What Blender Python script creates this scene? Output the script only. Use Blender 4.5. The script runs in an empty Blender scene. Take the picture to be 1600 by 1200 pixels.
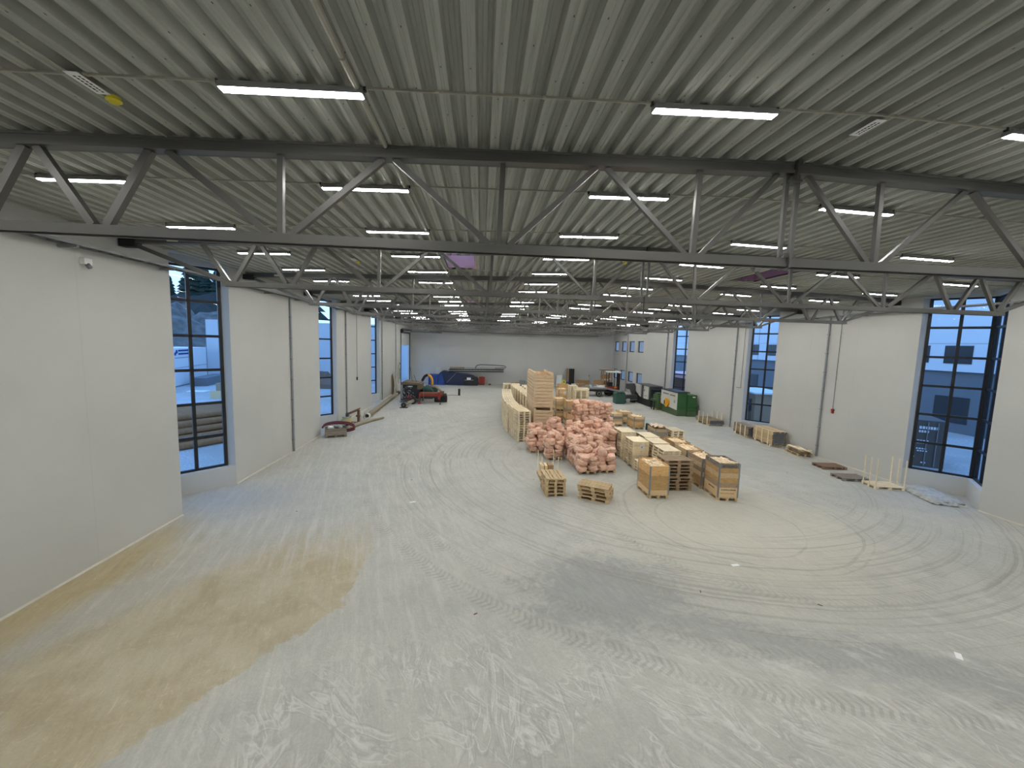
import bpy, math, random
from mathutils import Vector, Matrix
random.seed(7)
S = bpy.context.scene
COL = S.collection
PI = math.pi

# ------------------------------------------------------------------ render settings that belong to the look
S.view_settings.view_transform = 'Standard'
S.view_settings.look = 'None'
S.view_settings.exposure = 0.0
S.view_settings.gamma = 1.0
S.view_settings.use_curve_mapping = False
S.cycles.use_denoising = True
S.cycles.max_bounces = 7
S.cycles.diffuse_bounces = 4
S.cycles.transparent_max_bounces = 12

# ------------------------------------------------------------------ camera
cam = bpy.data.cameras.new('camera')
co = bpy.data.objects.new('camera', cam)
COL.objects.link(co)
Rv = Vector((0.99659833, -0.0772148, 0.02880342)); Fv = Vector((0.07974525, 0.99172383, -0.10062075)).normalized()
Rv = (Rv - Fv * Rv.dot(Fv)).normalized(); Uv = Rv.cross(Fv)
co.matrix_world = Matrix(((Rv.x, Uv.x, -Fv.x, 0), (Rv.y, Uv.y, -Fv.y, 0), (Rv.z, Uv.z, -Fv.z, 5.926), (0, 0, 0, 1)))
cam.sensor_fit = 'HORIZONTAL'; cam.sensor_width = 36; cam.lens = 36 * 620.9 / 1600
cam.clip_start = 0.05; cam.clip_end = 600
S.camera = co

# ------------------------------------------------------------------ node helpers
class NT:
    def __init__(s, tree): s.t = tree; s.n = tree.nodes; s.l = tree.links
    def put(s, sock, v):
        if isinstance(v, bpy.types.NodeSocket): s.l.new(v, sock)
        elif isinstance(v, (tuple, list)):
            v = tuple(v)
            sock.default_value = v if len(sock.default_value) == len(v) else (v + (1.0,))[:len(sock.default_value)]
        else: sock.default_value = v
    def m(s, op, a, b=None, c=None, clamp=False):
        n = s.n.new('ShaderNodeMath'); n.operation = op; n.use_clamp = clamp
        for i, v in enumerate((a, b, c)):
            if v is not None: s.put(n.inputs[i], v)
        return n.outputs[0]
    def vm(s, op, a, b=None):
        n = s.n.new('ShaderNodeVectorMath'); n.operation = op
        s.put(n.inputs[0], a)
        if b is not None: s.put(n.inputs[1], b)
        return n.outputs['Value'] if op in ('DISTANCE', 'LENGTH', 'DOT_PRODUCT') else n.outputs[0]
    def ss(s, v, a, b):
        n = s.n.new('ShaderNodeMapRange'); n.interpolation_type = 'SMOOTHSTEP'
        s.put(n.inputs[0], v); n.inputs[1].default_value = a; n.inputs[2].default_value = b
        return n.outputs[0]
    def noise(s, vec, scale, detail=3.0, rough=0.55, dist=0.0):
        n = s.n.new('ShaderNodeTexNoise')
        s.put(n.inputs['Vector'], vec); n.inputs['Scale'].default_value = scale
        n.inputs['Detail'].default_value = detail; n.inputs['Roughness'].default_value = rough
        n.inputs['Distortion'].default_value = dist
        return n.outputs[0]
    def mix(s, f, a, b, mode='MIX'):
        n = s.n.new('ShaderNodeMix'); n.data_type = 'RGBA'; n.blend_type = mode
        s.put(n.inputs[0], f); s.put(n.inputs[6], a); s.put(n.inputs[7], b)
        return n.outputs[2]
    def xyz(s, x, y, z):
        n = s.n.new('ShaderNodeCombineXYZ')
        for i, v in enumerate((x, y, z)): s.put(n.inputs[i], v)
        return n.outputs[0]
    def sep(s, v):
        n = s.n.new('ShaderNodeSeparateXYZ'); s.put(n.inputs[0], v); return n.outputs
    def obj(s): return s.n.new('ShaderNodeTexCoord').outputs['Object']
    def pos(s): return s.n.new('ShaderNodeNewGeometry').outputs['Position']
    def rnd(s): return s.n.new('ShaderNodeObjectInfo').outputs['Random']
    def bump(s, h, st=0.3, d=0.02):
        n = s.n.new('ShaderNodeBump'); n.inputs['Strength'].default_value = st; n.inputs['Distance'].default_value = d
        s.put(n.inputs['Height'], h); return n.outputs[0]

def newmat(name):
    m = bpy.data.materials.new(name); m.use_nodes = True
    t = NT(m.node_tree); b = t.n['Principled BSDF']
    return m, t, b

def plain(name, c, rough=0.6, var=0.12, scale=4.0, metal=0.0, bump=0.0, rand=0.0):
    m, t, b = newmat(name)
    n = t.noise(t.obj(), scale, 4.0)
    f = t.m('MULTIPLY_ADD', n, 2 * var, 1 - var)
    if rand:
        f = t.m('MULTIPLY', f, t.m('MULTIPLY_ADD', t.rnd(), 2 * rand, 1 - rand))
    t.put(b.inputs['Base Color'], t.vm('MULTIPLY', c, t.xyz(f, f, f)))
    b.inputs['Roughness'].default_value = rough; b.inputs['Metallic'].default_value = metal
    if bump: t.put(b.inputs['Normal'], t.bump(t.noise(t.obj(), scale * 6, 5), bump, 0.01))
    return m

def wood(name, c1, c2, rough=0.7, stretch=(9, 1.2, 9), rand=0.16):
    m, t, b = newmat(name)
    o = t.vm('ADD', t.obj(), t.xyz(t.m('MULTIPLY', t.rnd(), 9.7), t.m('MULTIPLY', t.rnd(), 5.1), 0.0))
    v = t.vm('MULTIPLY', o, stretch)
    g = t.noise(v, 3.0, 5, 0.6, 0.4)
    k = t.noise(o, 5.5, 1.5)
    f = t.ss(g, 0.3, 0.7)
    c = t.mix(f, c1, c2)
    knot = t.ss(k, 0.70, 0.76)
    c = t.mix(t.m('MULTIPLY', knot, 0.55), c, (c2[0] * .35, c2[1] * .3, c2[2] * .25))
    s = t.m('MULTIPLY_ADD', t.rnd(), 2 * rand, 1 - rand)
    c = t.vm('MULTIPLY', c, t.xyz(s, s, s))
    t.put(b.inputs['Base Color'], c); b.inputs['Roughness'].default_value = rough
    t.put(b.inputs['Normal'], t.bump(g, 0.25, 0.004))
    return m

M = {}
M['pale_wood'] = wood('pale_wood', (0.89, 0.78, 0.57), (0.77, 0.64, 0.42), rand=.1)
M['tray_wood'] = wood('tray_wood', (0.74, 0.57, 0.38), (0.60, 0.44, 0.27), rand=.07, stretch=(1.2, 1.2, 9))
M['used_wood'] = wood('used_wood', (0.66, 0.50, 0.29), (0.48, 0.35, 0.20))
M['brown_wood'] = wood('brown_wood', (0.42, 0.31, 0.20), (0.27, 0.19, 0.12))
M['grey_wood'] = wood('grey_wood', (0.30, 0.26, 0.22), (0.19, 0.165, 0.14))
M['red_wood'] = wood('red_wood', (0.30, 0.17, 0.11), (0.22, 0.14, 0.10))
M['amber_wood'] = wood('amber_wood', (0.68, 0.43, 0.18), (0.50, 0.30, 0.12), rand=.22, stretch=(1.6, 1.6, 9))
M['light_board'] = wood('light_board', (0.76, 0.57, 0.34), (0.66, 0.47, 0.26), rand=.06)
M['offcut'] = wood('offcut', (0.96, 0.84, 0.64), (0.88, 0.70, 0.47), rand=.12, stretch=(5, 5, 5))
M['wet_wood'] = wood('wet_wood', (0.33, 0.26, 0.17), (0.20, 0.15, 0.10))
M['plank_end'] = plain('plank_end', (0.12, 0.13, 0.145), .7, .3, 14)
M['steel_paint'] = plain('steel_paint', (0.085, 0.084, 0.078), .42, .08, 3)
M['dark_end'] = plain('dark_end', (0.012, 0.012, 0.012), .6)
M['galv'] = plain('galv', (0.30, 0.32, 0.34), .45, .15, 9, .5)
M['black'] = plain('black', (0.012, 0.013, 0.015), .5, .2)
M['rubber'] = plain('rubber', (0.018, 0.018, 0.018), .85, .2, 8)
M['blackframe'] = plain('blackframe', (0.008, 0.009, 0.011), .45, .1)
M['white'] = plain('white', (0.78, 0.79, 0.78), .5, .05)
M['offwhite'] = plain('offwhite', (0.60, 0.60, 0.55), .5, .06)
M['greypaint'] = plain('greypaint', (0.22, 0.23, 0.235), .5, .12)
M['darkgrey'] = plain('darkgrey', (0.06, 0.063, 0.068), .5, .2)
M['green'] = plain('green', (0.030, 0.115, 0.035), .5, .15, 3)
M['olive'] = plain('olive', (0.065, 0.12, 0.05), .5, .15, 3)
M['bottle'] = plain('bottle', (0.025, 0.085, 0.065), .55, .2, 3)
M['orange'] = plain('orange', (0.66, 0.31, 0.015), .45, .1)
M['yellow'] = plain('yellow', (0.72, 0.62, 0.03), .5, .1)
M['straw'] = plain('straw', (0.42, 0.37, 0.16), .8, .3, 30)
M['red'] = plain('red', (0.27, 0.025, 0.018), .5, .35, 6)
M['rust'] = plain('rust', (0.17, 0.09, 0.055), .8, .4, 8)
M['hosered'] = plain('hosered', (0.15, 0.03, 0.035), .6, .2)
M['khaki'] = plain('khaki', (0.30, 0.26, 0.19), .8, .2, 8)
M['navy'] = plain('navy', (0.008, 0.018, 0.060), .45, .25, 2)
M['blue'] = plain('blue', (0.012, 0.055, 0.25), .45, .15, 2)
M['foil'] = plain('foil', (0.40, 0.41, 0.385), .4, .45, 5, 0, 1.0)
M['label'] = plain('label', (0.85, 0.86, 0.88), .5, .04)
M['ink'] = plain('ink', (0.03, 0.025, 0.02), .8, .1)
M['inkblue'] = plain('inkblue', (0.01, 0.05, 0.22), .8, .1)
M['cardboard'] = plain('cardboard', (0.36, 0.22, 0.11), .8, .12, 5)
M['tape'] = plain('tape', (0.82, 0.62, 0.36), .6, .05)
M['cream'] = plain('cream', (0.36, 0.35, 0.29), .6, .08)
M['pinkfoam'] = plain('pinkfoam', (0.92, 0.55, 0.55), .7, .12, 5)
M['redbrown'] = plain('redbrown', (0.28, 0.10, 0.10), .7, .12, 5)
M['ext_white'] = plain('ext_white', (0.72, 0.74, 0.76), .8, .05, .5)
M['ext_grey'] = plain('ext_grey', (0.17, 0.18, 0.19), .8, .1, .6)
M['ext_dark'] = plain('ext_dark', (0.03, 0.035, 0.04), .3, .2)
M['container'] = plain('container', (0.085, 0.075, 0.065), .7, .3, 2)
M['ext_mark'] = plain('ext_mark', (0.75, 0.78, 0.82), .7, .1)
M['bark'] = plain('bark', (0.30, 0.15, 0.065), .9, .4, 5, 0, .5)
M['cutend'] = plain('cutend', (0.30, 0.20, 0.12), .9, .3, 4)
M['rock'] = plain('rock', (0.13, 0.125, 0.115), .9, .9, 1.1, 0, .9)
M['ext_pale'] = plain('ext_pale', (0.50, 0.53, 0.56), .8, .06, .5)
M['hillside'] = plain('hillside', (0.035, 0.04, 0.035), .95, .5, .4, 0, .6)
M['soil'] = plain('soil', (0.15, 0.10, 0.07), .9, .4, .5, 0, .6)
M['pine'] = plain('pine', (0.018, 0.035, 0.022), .9, .5, 3)

def pink():
    m, t, b = newmat('pink_plastic')
    o = t.obj()
    f = t.ss(t.noise(o, 7, 4), .3, .7)
    c = t.mix(f, (0.80, 0.46, 0.32), (0.98, 0.67, 0.51))
    r = t.m('MULTIPLY_ADD', t.rnd(), .26, .86)
    c = t.vm('MULTIPLY', c, t.xyz(r, r, r))
    t.put(b.inputs['Base Color'], c); b.inputs['Roughness'].default_value = .42
    t.put(b.inputs['Normal'], t.bump(t.noise(o, 14, 6, .65, 2.5), 1.0, .035))
    return m
M['pink'] = pink()

def wallmat(name, axis, c=(0.53, 0.537, 0.52), step=2.9, off=1.8):
    m, t, b = newmat(name)
    p = t.pos(); s = t.sep(p)
    a = t.m('FRACT', t.m('DIVIDE', t.m('SUBTRACT', s[axis], off), step))
    d = t.m('MULTIPLY', t.m('MINIMUM', a, t.m('SUBTRACT', 1.0, a)), step)
    line = t.m('SUBTRACT', 1.0, t.ss(d, .004, .016))
    n = t.noise(p, .45, 3)
    c1 = t.mix(t.ss(n, .3, .7), c, tuple(x * .955 for x in c))
    g = t.noise(p, 60, 2)
    c1 = t.mix(t.m('MULTIPLY', t.ss(g, .3, .7), .07), c1, (.35, .35, .33))
    low = t.m('MULTIPLY', t.m('SUBTRACT', 1.0, t.ss(t.m('ADD', s[2], t.m('MULTIPLY', t.noise(p, 3, 3), .25)), .1, .45)), .18)
    c1 = t.mix(low, c1, (.50, .46, .38))
    c1 = t.mix(t.m('MULTIPLY', line, .16), c1, (.30, .30, .28))
    t.put(b.inputs['Base Color'], c1); b.inputs['Roughness'].default_value = .75
    t.put(b.inputs['Normal'], t.bump(t.noise(p, 35, 3), .12, .01))
    return m
M['wall_side'] = wallmat('wall_side', 1)
M['wall_far'] = wallmat('wall_far', 0, step=3.1, off=.4)

def deckmat():
    m, t, b = newmat('deck_metal')
    p = t.pos(); s = t.sep(p)
    st = t.noise(t.vm('MULTIPLY', p, (6, .35, 6)), 2, 4)
    c = t.mix(t.ss(st, .3, .7), (.42, .43, .395), (.35, .36, .325))
    # screw heads
    fx = t.m('FRACT', t.m('DIVIDE', t.m('ADD', s[0], 9.69), .305)); fy = t.m('FRACT', t.m('MULTIPLY', t.m('ADD', s[1], t.m('MULTIPLY', t.m('FLOOR', t.m('DIVIDE', t.m('ADD', s[0], 9.69), .61)), .37)), 1.15))
    dx = t.m('MULTIPLY', t.m('ABSOLUTE', t.m('SUBTRACT', fx, .22)), .305); dy = t.m('MULTIPLY', t.m('ABSOLUTE', t.m('SUBTRACT', fy, .5)), .87)
    dot = t.m('MULTIPLY', t.m('LESS_THAN', dx, .006), t.m('LESS_THAN', dy, .012))
    c = t.mix(t.m('MULTIPLY', dot, .85), c, (.05, .05, .05))
    t.put(b.inputs['Base Color'], c); b.inputs['Roughness'].default_value = .8; b.inputs['Specular IOR Level'].default_value = .15
    return m
M['deck'] = deckmat()

def emis(name, c, st):
    m = bpy.data.materials.new(name); m.use_nodes = True
    t = NT(m.node_tree); t.n.clear()
    e = t.n.new('ShaderNodeEmission'); e.inputs[0].default_value = (*c, 1); e.inputs[1].default_value = st
    o = t.n.new('ShaderNodeOutputMaterial'); t.l.new(e.outputs[0], o.inputs[0])
    return m
M['tube'] = emis('lit_diffuser', (1.0, 0.985, 0.94), 92.0)

def glass(name, tint=(.93, .96, .98)):
    m = bpy.data.materials.new(name); m.use_nodes = True
    t = NT(m.node_tree); t.n.clear()
    tr = t.n.new('ShaderNodeBsdfTransparent'); tr.inputs[0].default_value = (*tint, 1)
    gl = t.n.new('ShaderNodeBsdfGlossy'); gl.inputs['Roughness'].default_value = 0.015
    fr = t.n.new('ShaderNodeFresnel'); fr.inputs[0].default_value = 1.5
    mx = t.n.new('ShaderNodeMixShader'); t.l.new(t.m('MULTIPLY', fr.outputs[0], .65, clamp=True), mx.inputs[0])
    t.l.new(tr.outputs[0], mx.inputs[1]); t.l.new(gl.outputs[0], mx.inputs[2])
    o = t.n.new('ShaderNodeOutputMaterial'); t.l.new(mx.outputs[0], o.inputs[0])
    return m
M['glass'] = glass('window_glass')
M['cell'] = glass('skylight_glass', (.8, .86, .92))

def gravel():
    m, t, b = newmat('gravel')
    p = t.pos()
    n = t.noise(p, 9, 5, .7)
    c = t.mix(t.ss(n, .35, .65), (.34, .34, .33), (.60, .60, .59))
    c = t.mix(t.ss(t.noise(p, .15, 3), .4, .6), c, (.40, .39, .36))
    t.put(b.inputs['Base Color'], c); b.inputs['Roughness'].default_value = .9
    t.put(b.inputs['Normal'], t.bump(n, .8, .05))
    return m
M['gravel'] = gravel()

def floormat():
    m, t, b = newmat('dusty_concrete')
    p = t.pos(); s = t.sep(p); x, y = s[0], s[1]
    pf = t.xyz(x, y, 0.0)
    big = t.noise(pf, .22, 4); mid = t.noise(pf, 1.1, 5, .6); fine = t.noise(pf, 9, 5, .65)
    c = t.mix(t.ss(big, .3, .7), (.45, .45, .41), (.395, .40, .37))
    c = t.mix(t.m('MULTIPLY', t.ss(mid, .35, .75), .45), c, (.325, .33, .31))
    c = t.mix(t.m('MULTIPLY', t.ss(fine, .4, .8), .25), c, (.60, .60, .55))
    # yellowish dust around the goods
    dy = t.vm('DISTANCE', pf, (8.5, 12.5, 0))
    yel = t.m('MULTIPLY', t.m('SUBTRACT', 1.0, t.ss(t.m('ADD', dy, t.m('MULTIPLY', mid, 3.0)), 3.5, 7.5)), .55)
    c = t.mix(yel, c, (.52, .49, .39))
    # sweep streaks parallel to the drive lane
    rv = t.xyz(t.m('ADD', t.m('MULTIPLY', x, 3.2), t.m('MULTIPLY', y, .9)), t.m('MULTIPLY', y, .22), 0.0)
    st = t.noise(rv, 1.6, 5, .65)
    sm = t.m('MULTIPLY', t.m('SUBTRACT', 1.0, t.ss(x, -2.0, 1.5)), .36)
    c = t.mix(t.m('MULTIPLY', t.ss(st, .45, .7), sm), c, (.60, .59, .54))
    # ochre washed-out area by the near left wall
    edge = t.m('ADD', t.m('ADD', x, 3.05), t.m('MULTIPLY', t.m('MAXIMUM', t.m('SUBTRACT', 8.6, y), 0.0), .62))
    edge = t.m('ADD', edge, t.m('MULTIPLY', t.m('SUBTRACT', t.noise(pf, 2.2, 5, .65), .5), .9))
    oc = t.m('SUBTRACT', 1.0, t.ss(edge, -.03, .10))
    top = t.m('SUBTRACT', 1.0, t.ss(t.m('ADD', y, t.m('MULTIPLY', t.m('SUBTRACT', st, .5), 6.0)), 9.6, 13.2))
    oc = t.m('MULTIPLY', oc, top)
    # paler tongue inside it
    tng = t.m('ABSOLUTE', t.m('SUBTRACT', t.m('ADD', x, t.m('MULTIPLY', t.m('SUBTRACT', y, 11.0), -.55)), -6.9))
    oc = t.m('MULTIPLY', oc, t.m('MULTIPLY_ADD', t.ss(t.m('ADD', tng, t.m('MULTIPLY', st, .8)), .75, 1.7), .65, .35))
    och = t.mix(t.ss(t.noise(pf, .9, 5, .6, .5), .35, .65), (.38, .315, .19), (.46, .405, .285))
    och = t.mix(t.m('MULTIPLY', t.ss(t.noise(pf, 6, 4, .6, 1.2), .55, .72), .45), och, (.55, .48, .36))
    c = t.mix(t.m('MULTIPLY', oc, .84), c, och)
    # thin ochre line along the left wall
    wl = t.m('MULTIPLY', t.m('SUBTRACT', 1.0, t.ss(t.m('ADD', t.m('ABSOLUTE', t.m('ADD', x, 9.15)), t.m('MULTIPLY', mid, .5)), .45, 1.0)), t.m('SUBTRACT', 1.0, t.ss(y, 11.5, 14.5)))
    c = t.mix(t.m('MULTIPLY', wl, .55), c, (.42, .33, .16))
    # damp dark patch and its tail
    d1 = t.vm('LENGTH', t.vm('MULTIPLY', t.vm('SUBTRACT', pf, (3.1, 8.9, 0)), (.5, .62, 1)))
    d1 = t.m('ADD', d1, t.m('MULTIPLY', t.m('SUBTRACT', t.noise(pf, 2.4, 6, .72, .6), .5), 2.2))
    k1 = t.m('SUBTRACT', 1.0, t.ss(d1, .55, 1.35))
    ln = t.m('ABSOLUTE', t.m('SUBTRACT', t.m('ADD', y, t.m('MULTIPLY', x, .36)), 9.35))
    ln = t.m('ADD', ln, t.m('MULTIPLY', t.m('SUBTRACT', t.noise(t.vm('MULTIPLY', pf, (.6, 1.6, 1)), 1.8, 6, .72), .5), 2.4))
    k2 = t.m('MULTIPLY', t.m('SUBTRACT', 1.0, t.ss(ln, .1, 1.0)), t.ss(x, 2.0, 4.0))
    dk = t.m('MAXIMUM', t.m('MULTIPLY', k1, .62), t.m('MULTIPLY', k2, .55))
    c = t.mix(dk, c, (.235, .245, .25))
    # bluish grey patch beside the first window bay
    d3 = t.vm('DISTANCE', pf, (-8.6, 14.6, 0))
    c = t.mix(t.m('MULTIPLY', t.m('SUBTRACT', 1.0, t.ss(t.m('ADD', d3, t.m('MULTIPLY', mid, 2.0)), 1.2, 3.8)), .5), c, (.33, .35, .345))
    # trowel / float swirls in front
    sl = sd = None
    for (vx, vy, k1_, k2_, ds) in ((x, y, 2.6, .75, 1.6), (t.m('ADD', x, t.m('MULTIPLY', y, .8)), t.m('SUBTRACT', y, t.m('MULTIPLY', x, .8)), 2.2, .6, 1.4), (t.m('SUBTRACT', x, t.m('MULTIPLY', y, .6)), t.m('ADD', y, t.m('MULTIPLY', x, .6)), .8, 2.6, 1.2)):
        n_ = t.noise(t.xyz(t.m('MULTIPLY', vx, k1_), t.m('MULTIPLY', vy, k2_), 0.0), 1.0, 2.0, .55, ds)
        bk = t.ss(t.noise(t.xyz(vx, vy, k1_), .8, 2), .45, .62)
        a_ = t.m('MULTIPLY', t.m('SUBTRACT', 1.0, t.ss(t.m('ABSOLUTE', t.m('SUBTRACT', n_, .55)), .0, .042)), bk)
        d_ = t.m('MULTIPLY', t.m('SUBTRACT', 1.0, t.ss(t.m('ABSOLUTE', t.m('SUBTRACT', n_, .475)), .0, .028)), bk)
        sl = a_ if sl is None else t.m('MAXIMUM', sl, a_); sd = d_ if sd is None else t.m('MAXIMUM', sd, d_)
    reg = t.m('MULTIPLY', t.m('SUBTRACT', 1.0, t.ss(t.m('ADD', y, t.m('MULTIPLY', t.m('ABSOLUTE', t.m('SUBTRACT', x, -.5)), .25)), 6.4, 9.0)), t.ss(x, -5.0, -3.0))
    c = t.mix(t.m('MULTIPLY', t.m('MULTIPLY', sl, reg), .55), c, (.62, .63, .60))
    c = t.mix(t.m('MULTIPLY', t.m('MULTIPLY', sd, reg), .38), c, (.25, .26, .25))
    # diagonal fine wiping marks to the right in front
    wp = t.noise(t.xyz(t.m('ADD', t.m('MULTIPLY', x, 1.8), t.m('MULTIPLY', y, 1.8)), t.m('MULTIPLY', t.m('SUBTRACT', x, y), .35), 0.0), 1.4, 5, .65, .6)
    rg2 = t.m('MULTIPLY', t.ss(x, 1.5, 4.0), t.m('SUBTRACT', 1.0, t.ss(y, 6.0, 9.5)))
    c = t.mix(t.m('MULTIPLY', t.m('MULTIPLY', t.ss(wp, .52, .68), rg2), .45), c, (.60, .61, .58))
    # tyre marks : circles about the manoeuvring points
    marks = None
    def ring(cx, cy, r, w, tread, amt, x0=None):
        nonlocal marks
        d = t.vm('DISTANCE', pf, (cx, cy, 0))
        e = t.m('ABSOLUTE', t.m('SUBTRACT', t.m('ADD', d, t.m('MULTIPLY', t.m('SUBTRACT', t.noise(pf, .5, 2), .5), .35)), r))
        k = t.m('SUBTRACT', 1.0, t.ss(e, w * .75, w))
        if tread:
            ang = t.m('ARCTAN2', t.m('SUBTRACT', y, cy), t.m('SUBTRACT', x, cx))
            ch = t.m('SINE', t.m('ADD', t.m('MULTIPLY', ang, r * tread), t.m('MULTIPLY', e, 22.0)))
            k = t.m('MULTIPLY', k, t.ss(ch, -.1, .5))
        k = t.m('MULTIPLY', k, t.m('MULTIPLY_ADD', t.ss(mid, .35, .6), .7, .3))
        k = t.m('MULTIPLY', k, amt)
        marks = k if marks is None else t.m('MAXIMUM', marks, k)
    ring(9.2, 13.4, 3.75, .05, 0, .9)
    ring(9.2, 13.4, 4.0, .035, 0, .6)
    ring(8.6, 12.6, 2.3, .04, 0, .7)
    ring(9.5, 20, 14.65, .24, 42, .8)
    ring(9.5, 20, 13.7, .22, 42, .55)
    ring(9.5, 20, 11.9, .05, 0, .85)
    ring(9.5, 20, 12.05, .03, 0, .6)
    ring(9.5, 20, 11.2, .04, 0, .6)
    ring(9.3, 13.2, 5.0, .24, 40, .6)
    ring(9.0, 13.0, 6.2, .24, 40, .4)
    # many faint parallel scratches of turning wheels
    dd = t.vm('DISTANCE', pf, (9.5, 20, 0))
    lines = t.ss(t.noise(t.xyz(t.m('MULTIPLY', dd, 7.0), t.m('MULTIPLY', t.m('ARCTAN2', t.m('SUBTRACT', y, 20.0), t.m('SUBTRACT', x, 9.5)), 1.2), 0.0), 1.0, 4, .7), .5, .66)
    an = t.m('MULTIPLY', t.ss(dd, 7.0, 8.5), t.m('SUBTRACT', 1.0, t.ss(dd, 12.5, 15.5)))
    c = t.mix(t.m('MULTIPLY', t.m('MULTIPLY', lines, an), .48), c, (.27, .26, .22))
    c = t.mix(t.m('MULTIPLY', marks, .40), c, (.22, .21, .175))
    grit = t.noise(pf, 26, 4, .7); g2 = t.noise(t.xyz(t.m('ADD', t.m('MULTIPLY', x, 5.0), t.m('MULTIPLY', y, 1.6)), t.m('MULTIPLY', y, 1.1), 0.0), 1.6, 6, .75, .8)
    gm = t.m('ADD', t.m('MULTIPLY', grit, .34), t.m('ADD', t.m('MULTIPLY', g2, .42), .62))
    c = t.vm('MULTIPLY', c, t.xyz(gm, gm, gm))
    c = t.mix(t.m('MULTIPLY', t.ss(g2, .60, .70), t.m('MULTIPLY', oc, .5)), c, (.60, .54, .42))
    # small scattered debris specks
    v = t.n.new('ShaderNodeTexVoronoi'); t.put(v.inputs['Vector'], pf); v.inputs['Scale'].default_value = .55
    c = t.mix(t.m('MULTIPLY', t.m('LESS_THAN', v.outputs['Distance'], .022), .8), c, (.08, .08, .07))
    t.put(b.inputs['Base Color'], c); b.inputs['Roughness'].default_value = .72
    h = t.m('ADD', t.m('MULTIPLY', fine, .5), t.m('SUBTRACT', t.m('MULTIPLY', t.m('MULTIPLY', sl, reg), .5), t.m('MULTIPLY', marks, .6)))
    t.put(b.inputs['Normal'], t.bump(h, .35, .012))
    return m
M['floor'] = floormat()

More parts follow.
